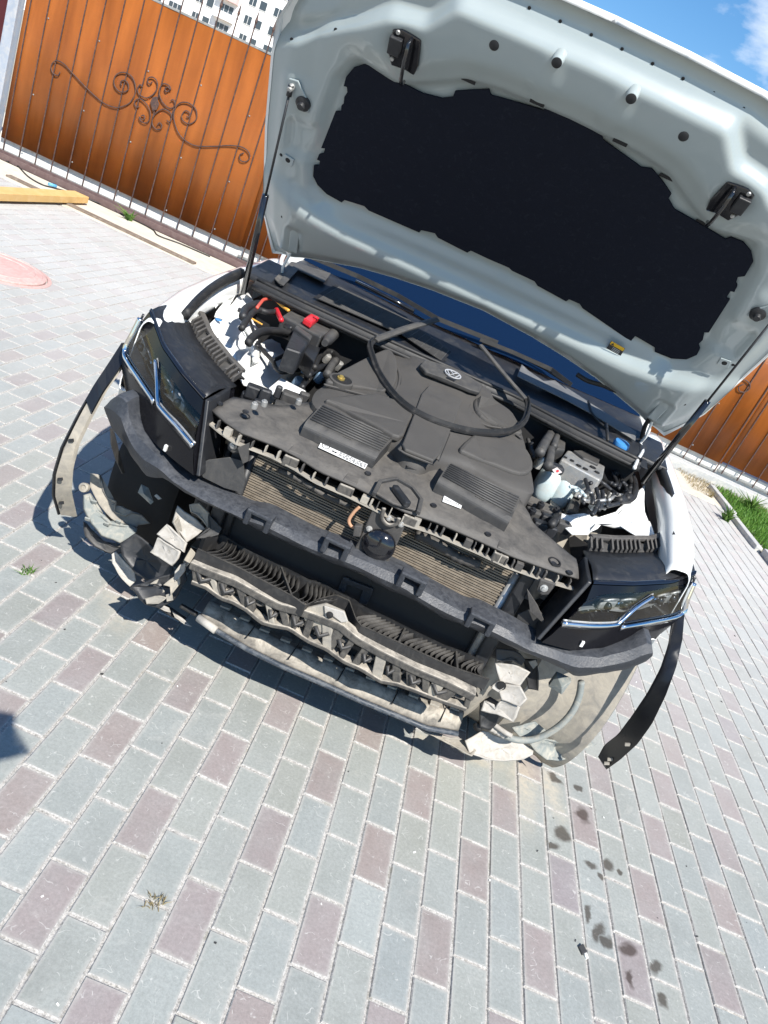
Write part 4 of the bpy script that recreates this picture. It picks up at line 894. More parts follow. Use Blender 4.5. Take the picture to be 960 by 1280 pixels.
for q in ((460, 592), (542, 632), (275, 505), (307, 515), (692, 705), (712, 716), (610, 668)):
    p = ct([q], .008)[0]; b = MB(); b.lathe(p, (0, -.18, 1), [(.0095, 0), (.009, .003), (.004, .001)], 14); b.build('rivet', M_BLK, lc, autosmooth=40)
p = ct([(693, 703)], .006)[0]; b = MB(); b.lathe(p, (0, -.18, 1), [(.02, 0), (.019, .004), (.015, .004), (.014, 0)], 20); b.build('carrier_hole', M_DIM, lc, autosmooth=40)
p = ct([(306, 521)], .006)[0]; b = MB(); b.lathe(p, (0, -.18, 1), [(.016, 0), (.015, .004), (.011, .004), (.010, 0)], 20); b.build('carrier_hole', M_DIM, lc, autosmooth=40)
for q, sg in (((292, 557), -1), ((680, 735), 1)):
    p = ly(q[0], q[1], .30); b = MB(); b.prism([p+A3(a, 0, c_) for a, c_ in ((-.022, .02), (.024, .026), (.02, -.014), (.006, -.024), (-.014, -.018))], (0, .01, 0)); e = b.build('mounting_ear', M_CARR, lc, bevel=.004)
    b = MB(); b.lathe(p, (0, -1, 0), [(.011, 0), (.011, .003), (.006, .004), (.006, .010), (.001, .011)], 12); b.build('bolt', M_ALU, e, autosmooth=40)
# latch handle recess
slab('latch_plate', M_CARR, ct(c7([(510, 310), (540, 250), (620, 235), (700, 280), (745, 340), (730, 405), (600, 365)]), .010), (0, -.001, .007), lc, .003)
hx = ct(c7([(510, 310), (540, 250), (620, 235), (700, 280), (745, 340), (730, 405)]), .019)
b = MB(); b.sweep(hx, [(-.006, -.006), (.006, -.006), (.006, .006), (-.006, .006)]); b.build('latch_rim', M_GREY, lc, bevel=.002)
q0, q1 = ct(c7([(612, 275), (680, 365)]), .028); b = MB(); dd = (q1-q0)/2; b.obox((q0+q1)/2, dd, np.cross((0, 0, 1), dd/np.linalg.norm(dd))*.010, (0, 0, .009)); b.build('latch_lever', M_BLK, lc, bevel=.004)
slab('oval_slot', M_DIM, ct(c7([(665, 165), (690, 160), (735, 175), (745, 190), (720, 193), (675, 180)]), .019), (0, 0, .003), lc, .002)
b = MB(); b.sweep(ct(c7([(640, 130), (765, 185)]), .022), [(-.004, -.004), (.004, -.004), (.004, .004), (-.004, .004)]); b.build('carrier_rib', M_BLK, lc)
# data labels
lab = slab('data_label', M_LABEL, ct(c7([(252, 40), (487, 147), (464, 185), (231, 77)]), .0125), (0, 0, .0008), lc, 0)
lq = ct(c7([(252, 40), (487, 147), (464, 185), (231, 77)]), .0136)
def lpos(a, b_): return lq[0]*(1-a)*(1-b_)+lq[1]*a*(1-b_)+lq[2]*a*b_+lq[3]*(1-a)*b_
ring_ = [lpos(.115+.075*math.cos(t)*1.0, .48+.30*math.sin(t)) for t in np.linspace(0, 2*math.pi, 18)[:-1]]
b = MB(); b.sweep(ring_, [(-.0013, 0), (.0013, 0), (.0013, .0004), (-.0013, .0004)], closed=True); b.tube([lpos(.07, .48), lpos(.16, .48)], .001, 4); b.build('label_logo', M_INK, lab)
b = MB()
for (a, c_, r_) in ((.31, .28, .030), (.29, .68, .028), (.345, .70, .028)): b.prism([lpos(a+r_*math.cos(t), c_+r_*3.2*math.sin(t)) for t in np.linspace(0, 2*math.pi, 9)[:-1]], (0, 0, .0004))
b.build('label_logo', M_INK, lab)
b = MB()
for r_, (y0, h_) in enumerate(((.14, .16), (.44, .07), (.58, .07), (.72, .07), (.85, .06))):
    x = .42
    while x < .97:
        w = random.uniform(.02, .07); b.prism([lpos(x, y0), lpos(min(x+w, .98), y0), lpos(min(x+w, .98), y0+h_), lpos(x, y0+h_)], (0, 0, .0003)); x += w+random.uniform(.012, .03)
b.build('label_text', M_INK, lab)
lab2 = slab('small_label', M_LABEL, ct([(555, 620), (578, 629), (576, 636), (553, 627)], .0125), (0, 0, .0008), lc, 0)
lq2 = ct([(555, 620), (578, 629), (576, 636), (553, 627)], .0136)
b = MB()
for k in range(7):
    a = .12+.11*k; m0 = lambda a, c_: lq2[0]*(1-a)*(1-c_)+lq2[1]*a*(1-c_)+lq2[2]*a*c_+lq2[3]*(1-a)*c_
    if k != 3: b.prism([m0(a, .4), m0(a+.06, .4), m0(a+.06, .55), m0(a, .55)], (0, 0, .0003))
b.build('label_text', M_INK, lab2)

# ------------------------------------------------------------------ ribbed intakes
def intake(px4, nrib):
    P = [lpl(x, y, (0, .33, .905), PLn) for x, y in px4]
    A_, B2, C2, D2 = P   # back-left, back-right, front-right, front-left
    bx = MB(); up = A3(0, -.03, .035); low_ = A3(0, 0, -.05)
    rows = [[D2+low_, C2+low_], [D2, C2], [D2*.9+A_*.1+A3(0, 0, .012), C2*.9+B2*.1+A3(0, 0, .012)], [A_+A3(0, 0, .012), B2+A3(0, 0, .012)], [A_+low_, B2+low_]]
    rows = [[r[0]*(1-t)+r[1]*t for t in np.linspace(0, 1, 12)] for r in rows]
    bx.grid(rows); bx.add([r[0] for r in rows], [tuple(range(5))]); bx.add([r[-1] for r in rows], [tuple(range(5))])
    o = bx.build('air_intake', M_GREY, car, bevel=.008, seg=3)
    for k in range(nrib):
        t = .22+.72*k/(nrib-1); a = D2*(1-t)+A_*t+A3(0, 0, .0135); c_ = C2*(1-t)+B2*t+A3(0, 0, .0135)
        r_ = MB(); w = (c_-a)*.025; r_.tube([a+w, c_-w], .0038, 6); r_.build('intake_rib', M_GREY, o, smooth=True)
    m_ = (D2*.85+A_*.15); n_ = (C2*.85+B2*.15); r_ = MB(); r_.obox(m_*.45+n_*.55+A3(0, -.001, .0125), (n_-m_)*.06, (0, .003, 0), (0, 0, .0008)); r_.build('intake_mark', M_CARR, o)
intake([(400, 510), (491, 551), (470, 574), (379, 533)], 8)
intake([(559, 583), (649, 626), (636, 654), (546, 603)], 8)

# ------------------------------------------------------------------ engine cover
CO, CN = (0, .60, .955), (0, -.17, 1)
cv = lambda l, dz=0: [lpl(x, y, (0, .60, .955+dz), CN) for x, y in l]
c8 = lambda l: [(280+x/2.4, 320+y/2.4) for x, y in l]
out_px = c8([(272, 430), (276, 400), (300, 380), (370, 340), (440, 300), (490, 278), (540, 295), (600, 322), (690, 352), (770, 395), (820, 425), (862, 455), (885, 490), (905, 540), (922, 610), (935, 675), (930, 700), (880, 690), (820, 665), (740, 625), (650, 612), (600, 628), (545, 606), (510, 560), (440, 528), (370, 495), (310, 465)])
O = [A3(*p) for p in catmull(cv(out_px), 3, closed=True)]
cen_ = sum(O)/len(O)
pl_left = np.array([p[:2] for p in cv(c8([(330, 400), (500, 430), (520, 340), (450, 300)]))])
def cover_feat(p):
    x, y = p[0], p[1]; z = 0
    z += .010*math.exp(-((x+.02)/.12)**4)*1.0
    z += -.008*sst(.0, .03, abs(x+.01)-.17)*sst(.0, .02, .26-abs(abs(x)-.05-.12))
    z += .016*float(sst(0, .05, y-(1.02)))*(1 if abs(x) < .16 else .2)
    t = abs(x)-.20
    z += .008*math.sin(min(max((y-.8)/.3, 0), 1)*math.pi)*float(sst(0, .05, t))
    return z
rows = []
for k, t in enumerate([0, .0, .03, .08, .16, .25, .35, .45, .55, .65, .75, .85, .93, 1.0]):
    dz = [-.11, -.016, -.003, .004][k] if k < 4 else .004+.012*float(sst(0, 1, t))
    r_ = []
    for p in O:
        q = p*(1-t)+cen_*t; r_.append(q+A3(0, 0, dz+(cover_feat(q) if k > 1 else 0)))
    rows.append(r_)
b = MB(); b.grid(rows, closed=True); ec = b.build('engine_cover', M_COVER, car, autosmooth=60)
def on_cover(px, py, dz=0):
    q = cv([(px, py)], .012)[0]
    for _ in range(3): q = cv([(px, py)], .008+cover_feat(q)+dz)[0]
    return q
def cover_line(pl, r=.004, nm='cover_crease', m=M_COVER, h=.001):
    P = catmull([on_cover(*q, h) for q in pl], 5); b = MB(); b.tube(P, r, 6, flat=.6); return b.build(nm, m, ec, smooth=True)
pan = [on_cover(*q, .004) for q in c8([(612, 395), (660, 408), (712, 438), (690, 500), (640, 605), (625, 622), (540, 588), (532, 572), (560, 500), (590, 420)])]
b = MB(); b.prism(pan, (0, 0, .011)); b.build('centre_panel', M_COVER, ec, bevel=.004, seg=3)
pad_ = [on_cover(*q, .006) for q in c8([(583, 338), (600, 320), (680, 345), (772, 395), (762, 420), (735, 412), (650, 375), (600, 358)])]
b = MB(); b.prism(pad_, (0, -.004, .016)); b.build('badge_pad', M_GREY, ec, bevel=.005, seg=3)
for pl in ([(300, 385), (340, 395), (440, 420), (490, 425), (520, 395), (525, 350), (500, 305)], [(735, 440), (800, 460), (850, 490), (868, 500)], [(738, 445), (735, 480), (760, 530), (820, 570), (900, 600)], [(745, 470), (780, 505), (850, 520), (890, 545)], [(590, 440), (540, 560), (532, 585), (625, 622)], [(700, 440), (680, 510), (640, 610)]):
    cover_line(c8(pl), .0055); cover_line([(x+1.5, y+2.2) for x, y in c8(pl)], .0022, 'cover_groove', M_DIM, .0012)
for pl, h_ in (([(300, 388), (370, 348), (440, 312), (488, 296), (512, 335), (508, 395), (482, 420), (430, 414), (340, 402)], .010), ([(748, 442), (800, 452), (848, 478), (876, 520), (884, 550), (830, 530), (775, 505), (745, 475)], .012), ([(760, 540), (800, 556), (850, 572), (902, 598), (918, 650), (880, 668), (800, 640), (720, 608), (700, 590)], .009), ([(400, 432), (480, 440), (560, 470), (545, 520), (520, 560), (440, 520), (330, 462), (300, 445)], .008)):
    b = MB(); b.prism([on_cover(*q, -.012) for q in catmull([A3(x, y, 0) for x, y in c8(pl)], 3, closed=True) for q in [(q[0], q[1])]], (0, -.002, .014+h_)); b.build('cover_lobe', M_COVER, ec, bevel=.010, seg=3)
# badge: ring with V over W
bc = (566, 468); e1 = on_cover(576, 472, .03)-on_cover(556, 463, .03); e1[2] = 0; e1 /= np.linalg.norm(e1); c0 = on_cover(566, 468, .0235)
e2 = np.cross((0, -.17*.98, .985), e1); e2 /= np.linalg.norm(e2)
bp = lambda a, c_: c0+e1*a+e2*c_
R_ = .030; b = MB(); b.sweep([bp(R_*math.cos(t), R_*math.sin(t)) for t in np.linspace(0, 2*math.pi, 33)[:-1]], [(-.0022, 0), (.0022, 0), (.0022, .003), (-.0022, .003)], closed=True, up=(0, -.17, 1)); M_BADGE = plain('badge_silver', (.62, .62, .62), .3, metal=.35, var=.02)
bd = b.build('badge', M_BADGE, ec)
for pl in ([(-.013, .0225), (0, .003), (.013, .0225)], [(-.0235, .013), (-.0115, -.022), (0, -.0015), (.0115, -.022), (.0235, .013)]):
    b = MB(); b.sweep([bp(a, c_) for a, c_ in pl], [(-.002, 0), (.002, 0), (.002, .003), (-.002, .003)], up=(0, -.17, 1)); b.build('badge_letter', M_BADGE, bd)
b = MB(); b.sweep([bp(-.016, -.044), bp(.016, -.044)], [(-.005, -.001), (.005, -.001), (.005, .0012), (-.005, .0012)], up=(0, -.17, 1)); b.build('badge_caption', M_BLK, ec)
# oil filler well
p = on_cover(427, 475, .014); b = MB(); b.lathe(p, (0, -.17, 1), [(.041, -.02), (.041, .002), (.034, .004), (.033, -.001)], 28); b.build('filler_well', M_COVER, ec, autosmooth=40)
b = MB(); b.lathe(p+A3(0, 0, .0005), (0, -.17, 1), [(.033, 0), (.033, .001), (.001, .001)], 28); w_ = b.build('well_floor', M_DIM, ec)
b = MB(); b.lathe(p+A3(-.004, .002, .001), (0, -.17, 1), [(.013, 0), (.013, .006), (.008, .007), (.007, .012), (.001, .012)], 14); b.build('well_cap', plain('brass_cap', (.45, .33, .10), .4, metal=.6), ec, autosmooth=40)

# ------------------------------------------------------------------ loose seal loop lying on the engine (thing of its own)
sl = empty('rubber_seal_strip', tuple(CAR_T+CRZ @ A3(0, .75, .98)), CAR_YAW); tag(sl, 'loose black rubber seal looped over the engine cover', 'seal strip')
LO = A3(0, .75, .98)
loop = [on_cover(x, y, d_)-LO for (x, y), d_ in zip(c8([(452, 250), (438, 268), (444, 300), (468, 360), (520, 430), (590, 480), (680, 515), (770, 532), (850, 528), (897, 500), (912, 455), (906, 428)]), [.05, .045, .03, .016, .014, .014, .014, .016, .02, .03, .045, .055])]
b = MB(); b.sweep(catmull(loop, 8), [(-.010, -.005), (.010, -.005), (.011, .003), (.004, .006), (.002, .016), (-.002, .016), (-.004, .006), (-.011, .003)]); b.build('curved_section', M_RUB, sl, autosmooth=40)
a_ = [on_cover(x, y, d_)-LO for (x, y), d_ in zip(c8([(452, 252), (545, 218), (640, 190)]), [.052, .075, .10])]
b = MB(); b.sweep(a_, [(-.016, -.004), (.016, -.004), (.016, .004), (0, .007), (-.016, .004)]); b.build('straight_end', M_GREY, sl, bevel=.002)
a_ = [on_cover(x, y, d_)-LO for (x, y), d_ in zip(c8([(906, 430), (858, 375), (812, 320), (770, 268)]), [.057, .075, .085, .10])]
b = MB(); b.sweep(a_, [(-.014, -.004), (.014, -.004), (.014, .004), (0, .007), (-.014, .004)]); b.build('straight_end', M_GREY, sl, bevel=.002)
for i in (14, 26, 38, 50, 62, 74):
    P = catmull(loop, 8)
    if i < len(P): b = MB(); b.lathe(P[i]+A3(0, 0, .006), (0, 0, 1), [(.0045, 0), (.004, .003), (.001, .003)], 8); b.build('clip', M_CARR, sl)
# ------------------------------------------------------------------ cowl, bulkhead seal, wipers
seal_px = [(320, 353), (380, 382), (463, 420), (560, 463), (642, 499), (720, 540), (800, 580)]
SP = resample([lz(x, y, 1.072) for x, y in seal_px], 40)
b = MB(); b.sweep(SP, [(-.016, -.03), (.016, -.03), (.018, -.004), (.010, .008), (-.010, .008), (-.018, -.004)]); cs = b.build('bulkhead_seal', M_RUB, car, autosmooth=50)
b = MB(); b.tube([p+A3(0, -.032, -.012) for p in SP], .009, 8); b.build('seal_bead', M_RUB, cs, smooth=True)
b = MB(); b.tube([p+A3(0, .004, .012) for p in SP], .008, 8); b.build('seal_bead', M_RUB, cs, smooth=True)
rows = []
for x in np.linspace(-.80, .80, 33):
    y0 = float(np.interp(x, [q[0] for q in SP], [q[1] for q in SP])); rows.append([A3(x, y0+.012, 1.062), A3(x, y0+.06, 1.072), A3(x, y0+.2, 1.096), A3(x, y0+.33, 1.12), A3(x, y0+.36, 1.132), A3(x, 1.66, 1.145), A3(x, 1.75, 1.145)])
b = MB(); b.grid(rows); cw = b.build('cowl_panel', M_BLK, car, autosmooth=40)
def cwp(px, py, dz=0): return lpl(px, py, (0, 1.2, 1.068+dz), (0, -.17, 1))
def grille(corners, nx, ny):
    P = [cwp(*q, .010) for q in corners]; m_ = lambda a, c_: P[0]*(1-a)*(1-c_)+P[1]*a*(1-c_)+P[2]*a*c_+P[3]*(1-a)*c_
    fr = MB(); fr.prism([m_(-.01, -.06), m_(1.01, -.06), m_(1.01, 1.06), m_(-.01, 1.06)], (0, 0, -.003)); g_ = fr.build('cowl_grille', M_DIM, car)
    bars = MB()
    for i in range(nx+1): bars.tube([m_(i/nx, 0), m_(i/nx, 1)], .0014, 4)
    for j in range(ny+1): bars.tube([m_(0, j/ny), m_(1, j/ny)], .0018, 4)
    tag(bars.build('mesh_bars', M_GREY, g_), kind='stuff')
grille(c8([(285, 128), (345, 92), (560, 195), (520, 228)]), 30, 6)
grille(c8([(530, 232), (570, 210), (675, 283), (650, 312)]), 18, 6)
slab('cowl_pocket', M_GREY, [cwp(*q, .012) for q in c8([(160, 82), (215, 22), (320, 55), (300, 82), (222, 45), (178, 92)])], (0, 0, .006), car, .003)
c9 = lambda l: [(600+x*.27083, 400+y*.27083) for x, y in l]
slab('cowl_edge', plain('grey_cowl_edge', (.12, .123, .127), .5, dust=(.18, .175, .17), dust_scale=8), [cwp(*q, .014) for q in c9([(170, 262), (190, 208), (225, 240), (290, 285), (345, 282), (520, 395), (720, 520), (715, 560), (520, 440), (400, 375)])], (0, 0, .005), car, .003)
slab('cowl_edge', M_CARR, [cwp(*q, .008) for q in c8([(150, 70), (200, 20), (230, 25), (170, 92)])], (0, 0, .006), car, .003)
b = MB(); b.tube([cwp(*q, .05) for q in c8([(395, 75), (480, 118), (570, 165)])], [.006, .009, .011], 8); wp = b.build('wiper_arm', M_BLKG, car, smooth=True)
b = MB(); b.sweep([cwp(x, y, .045) for x, y in c8([(250, 0), (400, 62), (520, 120), (640, 190), (820, 262)])], [(-.006, -.006), (.006, -.006), (.004, .012), (-.004, .012)]); b.build('blade', M_RUB, wp)
b = MB(); b.tube([cwp(x, y, .03) for x, y in c9([(10, 105), (80, 125), (200, 175), (300, 225), (400, 290)])], .006, 8); wp = b.build('wiper_arm', M_BLKG, car, smooth=True)
b = MB(); b.sweep([cwp(x, y, .045) for x, y in c9([(0, 90), (150, 150), (330, 230), (420, 300)])], [(-.005, -.006), (.005, -.006), (.003, .01), (-.003, .01)]); b.build('blade', M_RUB, wp)
b = MB(); b.tube(catmull([cwp(*q, .022) for q in c9([(502, 375), (515, 425), (550, 470), (585, 505), (590, 555)])], 4), .005, 6); b.tube([cwp(*q, .03) for q in c9([(583, 478), (590, 555)])], .006, 6); b.build('washer_hose', M_RUB, car, smooth=True)
b = MB(); b.lathe(cwp(*c9([(650, 578)])[0], .02), (0, -.2, 1), [(.03, -.01), (.032, .004), (.028, .014), (.012, .018), (.001, .018)], 20); b.build('washer_filler_cap', M_BLUEP, car, autosmooth=40)

# ------------------------------------------------------------------ left half of the bay (photo left)
cA = lambda l: [(280+x*.1875, 340+y*.1875) for x, y in l]
def zt(l, z): return [lz(x, y, z+BAY_LIFT*float(sst(.89, .96, z))) for x, y in l]
BAY_LIFT = .038
def sheet(name, mat, pts, parent, th=.004, bevel=.0015, cup=.010):
    """torn or pressed sheet: traced outline with its own heights, slightly cupped and uneven inside, ragged edge"""
    P0 = [A3(*p) for p in pts]; c = sum(P0)/len(P0); P = []
    size = max(np.linalg.norm(p-c) for p in P0)
    nrm = sum(np.cross(P0[i]-c, P0[(i+1) % len(P0)]-c) for i in range(len(P0))); nrm = nrm/(np.linalg.norm(nrm)+1e-12)
    for i, p in enumerate(P0):
        q = P0[(i+1) % len(P0)]; m = max(1, int(np.linalg.norm(q-p)/max(.014, size*.18)))
        for k in range(m): P.append(p+(q-p)*k/m+(RNG.normal(0, size*.012, 3) if k else 0))
    n = len(P); rings = [P]
    for t in (.12, .45, .75): rings.append([p*(1-t)+c*t+nrm*cup*min(1, size/.08)*(.35+.65*t)+nrm*RNG.normal(0, size*.018) for p in P])
    b = MB(); b.grid(rings, closed=True); o = 3*n; b.add([sum(rings[-1])/n], []); b.f += [(o+i, o+(i+1) % n, 4*n) for i in range(n)]; b.m += [0]*n
    return b.build(name, mat, parent, solid=th, autosmooth=40)
zz = lambda l: [lz(x, y, z) for x, y, z in l]
sheet('inner_wing_panel', M_WHITE_IN, zz([(296, 372, .99), (310, 366, 1.0), (318, 378, .985), (300, 400, .955), (312, 420, .93), (316, 455, .90), (345, 430, .86), (362, 418, .87), (390, 430, .86), (398, 450, .84), (385, 462, .83), (375, 480, .83), (340, 490, .84), (305, 482, .87), (298, 470, .90), (285, 440, .92), (270, 425, .93), (255, 415, .94), (262, 405, .955), (275, 392, .97)]), car)
sheet('lamp_mount', M_WHITE_IN, zz([(231, 398, .955), (243, 386, .965), (252, 390, .965), (262, 405, .955), (283, 425, .935), (268, 420, .935), (248, 409, .945)]), car, .003)
sheet('tower_bracket', M_WHITE_IN, zz([(268, 396, .965), (275, 384, .98), (285, 368, .995), (293, 358, 1.0), (296, 366, 1.0), (288, 380, .99), (279, 398, .97)]), car, .003)
sheet('tower_bracket', M_WHITE_IN, zz([(258, 370, .985), (268, 366, .99), (275, 378, .98), (270, 385, .975)]), car, .003)
b = MB(); b.lathe(lz(331, 455, .875), (0, 0, 1), [(.007, 0), (.006, .006), (.001, .006)], 10); b.build('bolt', M_ALU, car)
b = MB(); b.lathe(lz(273, 400, .965), (0, 0, 1), [(.012, 0), (.011, .003), (.001, .003)], 14); b.build('plug', M_BLUEP, car)
# fuse and jump terminal box
b = MB(); P = zt(cA([(388, 292), (465, 240), (730, 342), (712, 385), (650, 432)]), 1.0); b.prism(P, (0, 0, -.07)); fb = b.build('terminal_box', M_GREY, car, bevel=.006)
b = MB(); b.prism(zt(cA([(518, 345), (598, 288), (650, 312), (572, 380)]), 1.004), (0, 0, .022)); rc = b.build('red_terminal_cap', M_REDP, fb, bevel=.005)
b = MB(); b.lathe(zt(cA([(615, 305)]), 1.03)[0], (0, 0, 1), [(.011, 0), (.011, .003), (.006, .003), (.005, .0)], 14); b.build('cap_ring', M_REDP, rc)
b = MB(); b.prism(zt(cA([(415, 500), (478, 358), (592, 432), (520, 535)]), .99), (0, 0, -.08)); cn = b.build('fuse_connector', M_BLK, car, bevel=.007)
b = MB(); b.prism(zt(cA([(470, 370), (485, 352), (592, 425), (578, 450)]), 1.0), (0, 0, -.03)); b.build('connector_rim', M_GREY, cn, bevel=.004)
b = MB(); b.prism(zt(cA([(515, 510), (590, 455), (650, 490), (600, 600)]), .96), (0, 0, -.06)); b.build('connector_foot', M_BLK, cn, bevel=.004)
P = zt(cA([(745, 395), (690, 455)]), .985); b = MB(); b.tube([P[0]+(P[0]-P[1])*.5, P[0], P[1], P[1]+(P[1]-P[0])*.3], [.022, .024, .02, .012], 16); b.build('bulkhead_plug', M_GREY, car, autosmooth=40)
def hose(name, mat, px, zs, r, parent=car, n=5):
    P = [lz(x, y, z+(BAY_LIFT*float(sst(.89, .96, z)) if z < 1.05 else 0)) for (x, y), z in zip(px, zs if hasattr(zs, '__len__') else [zs]*len(px))]
    b = MB(); b.tube(catmull(P, n), r, 8); return b.build(name, mat, parent, smooth=True)
hose('red_cable', M_PINKW, cA([(220, 238), (245, 205), (270, 183), (330, 180), (365, 205)]), 1.0, .006)
hose('orange_cable', M_YELW, cA([(362, 203), (390, 228), (432, 258)]), 1.0, .006)
hose('red_sleeve', M_REDP, cA([(350, 250), (365, 285), (382, 322)]), .99, .009)
hose('hose', M_RUB, cA([(350, 265), (290, 268), (230, 252), (185, 275), (150, 320), (118, 375)]), .985, .011)
hose('hose', M_RUB, cA([(440, 405), (370, 392), (300, 388), (240, 398), (190, 430), (160, 470)]), .965, .012)
hose('hose', M_RUB, cA([(420, 425), (330, 405), (250, 410), (195, 445), (170, 480)]), .95, .010)
hose('wiring', M_RUB, cA([(225, 470), (240, 500), (280, 545), (325, 595), (345, 640), (385, 668), (450, 658), (545, 645)]), .91, .008)
hose('wiring', M_BLK, cA([(430, 510), (410, 545), (370, 570), (330, 590)]), .92, .007)
hose('hose', M_RUB, cA([(600, 640), (615, 590), (650, 540), (700, 532), (745, 555), (750, 595), (715, 630), (690, 680)]), .93, .013)
hose('hose', M_GREY, cA([(745, 590), (720, 620), (685, 685)]), .935, .015)
hose('hose', M_BLK, cA([(560, 690), (600, 655), (660, 630), (700, 640)]), .92, .012)
hose('blue_hose', plain('blue_sleeve', (.10, .18, .30), .5), cA([(530, 660), (540, 610), (585, 600)]), .92, .010)
hose('wiring', M_BLK, cA([(520, 770), (545, 720), (545, 670)]), .90, .010)
hose('wiring', M_BLK, cA([(125, 300), (140, 250), (190, 225), (230, 210)]), .99, .014)
hose('wiring', M_BLK, cA([(200, 400), (180, 350), (165, 310)]), .97, .006)
hose('wiring', M_BLK, cA([(95, 250), (130, 262), (160, 240)]), .985, .008)
hose('wiring', M_YELW, cA([(185, 310), (220, 330), (255, 350)]), .965, .003)
hose('wiring', M_BLK, cA([(240, 460), (215, 490), (245, 495)]), .935, .006)
hose('hose', M_BLK, cA([(390, 330), (420, 360), (450, 380)]), .975, .010)
for q, z, r in (((640, 700), .91, .016), ((770, 620), .92, .014), ((500, 730), .89, .02), ((690, 570), .92, .014)):
    p = zt(cA([q]), z)[0]; b = MB(); b.lathe(p, (.3, -.4, 1), [(r, -.02), (r, .006), (r*.8, .012), (r*.3, .013)], 12); b.build('hose_joint', M_ALU if r < .015 else plain('blue_grey_plug', (.16, .25, .36), .5), car, autosmooth=40)
b = MB(); b.prism(zt(cA([(620, 505), (830, 430), (920, 470), (860, 560), (720, 560)]), .90), (0, 0, -.02)); b.build('heat_shield', M_ALU, car, bevel=.004)
# brackets beside the carrier
b = MB(); b.prism(zt(cA([(300, 770), (380, 705), (545, 790), (560, 830), (500, 810), (420, 770), (330, 800)]), .90), (0, 0, -.012)); b.build('stay_bracket', M_WHITE_IN, car, bevel=.003)
for (x, y, w, h_, z) in ((200, 800, .03, .03, .90), (270, 830, .02, .035, .905), (360, 800, .012, .03, .92), (450, 850, .04, .03, .89), (520, 870, .02, .05, .89), (230, 880, .018, .02, .89), (420, 920, .05, .02, .885), (150, 830, .02, .02, .88)):
    p = zt(cA([(x, y)]), z)[0]; b = MB(); b.obox(p, (w*.8, w*.25, 0), (-w*.15, w*.6, 0), (0, 0, h_*.7)); b.build('actuator', M_BLK if x < 400 else M_GREY, car, bevel=.006)
for q in ((205, 885), (370, 775), (500, 860), (270, 870)):
    p = zt(cA([q]), .925)[0]; b = MB(); b.lathe(p, (0, -.2, 1), [(.009, -.01), (.009, .004), (.005, .005), (.005, .008), (.001, .008)], 10); b.build('bolt', M_ALU, car, autosmooth=40)

# ------------------------------------------------------------------ right half of the bay
cB = lambda l: [(640+x*.20833, 500+y*.20833) for x, y in l]
sheet('inner_wing_panel', M_WHITE_IN, zz([(702, 642, .90), (725, 646, .91), (745, 648, .91), (770, 640, .93), (790, 628, .955), (803, 612, .975), (806, 606, .985), (806, 640, .955), (812, 655, .945), (790, 660, .93), (770, 655, .92), (745, 655, .91), (735, 668, .90), (715, 668, .89), (700, 655, .88)]), car)
sheet('lamp_mount', M_WHITE_IN, zz([(776, 658, .93), (800, 650, .95), (812, 652, .95), (818, 668, .935), (838, 668, .94), (845, 680, .935), (828, 684, .925), (800, 672, .93)]), car, .003)
b = MB(); b.prism(zt(cB([(295, 352), (335, 300), (400, 318), (560, 398), (548, 462), (530, 478)]), .975), (0, 0, -.07)); ab = b.build('brake_unit', M_ALU, car, bevel=.006)
for q, r in (((320, 345), .007), ((400, 395), .010), ((440, 415), .010), ((485, 405), .012), ((510, 435), .010), ((360, 365), .008)):
    p = zt(cB([q]), .977)[0]; b = MB(); b.lathe(p, (0, 0, 1), [(r, 0), (r, .003), (r*.6, .003), (r*.5, 0)], 12); b.build('port', M_DIM, ab, autosmooth=40)
b = MB(); b.prism(zt(cB([(370, 300), (440, 300), (530, 350), (520, 385), (430, 345)]), .985), (0, 0, -.02)); b.build('unit_cover', M_GREY, ab, bevel=.004)
b = MB(); b.prism(zt(cB([(255, 200), (300, 185), (325, 250), (320, 300), (270, 290)]), .985), (0, 0, -.05)); b.build('relay_box', M_GREY, car, bevel=.006)
hose('hose', M_GREY, cB([(240, 180), (225, 215), (190, 270), (165, 320)]), .985, .018)
hose('hose', M_GREY, cB([(255, 245), (235, 290), (225, 350), (215, 400)]), .975, .017)
hose('hose', M_GREY, cB([(240, 175), (270, 200), (262, 240), (250, 280)]), .99, .013)
# two lobed reservoir
rs = []
for cx, cy, rr in ((205, 505, 1.0), (300, 545, 1.0)):
    c0_ = zt(cB([(cx, cy)]), .90)[0]; rows = []
    for t in np.linspace(0, 1, 13):
        a = t*math.pi; z = -math.cos(a); rad = max(.02, math.sin(a))**.45
        rows.append([c0_+A3(.042*rr*rad*math.copysign(abs(math.cos(q))**.8, math.cos(q)), .055*rr*rad*math.copysign(abs(math.sin(q))**.8, math.sin(q)), .062*math.copysign(abs(z)**.8, z)) for q in np.linspace(0, 2*math.pi, 25)[:-1]])
    rs.append(rows)
b = MB()
for rows in rs: b.grid(rows, closed=True)
b.obox(zt(cB([(255, 525)]), .895)[0], (.03, .008, 0), (-.004, .045, 0), (0, 0, .045)); rv = b.build('coolant_reservoir', M_TANK, car, smooth=True)
p = zt(cB([(250, 405)]), .955)[0]; b = MB(); b.obox(p, (.034, .012, .0), (-.004, .024, 0), (0, 0, .014)); cp_ = b.build('reservoir_cap', M_BLK, rv, bevel=.010, seg=3)
b = MB(); b.prism(zt(cB([(240, 420), (270, 405), (300, 435), (262, 450)]), .972), (0, 0, .001)); b.build('cap_sticker', plain('cap_sticker_paint', (.7, .62, .60), .5), cp_)
b = MB(); b.prism(zt(cB([(262, 425), (276, 418), (284, 428), (270, 436)]), .9735), (0, 0, .0006)); b.build('cap_symbol', M_REDP, cp_)
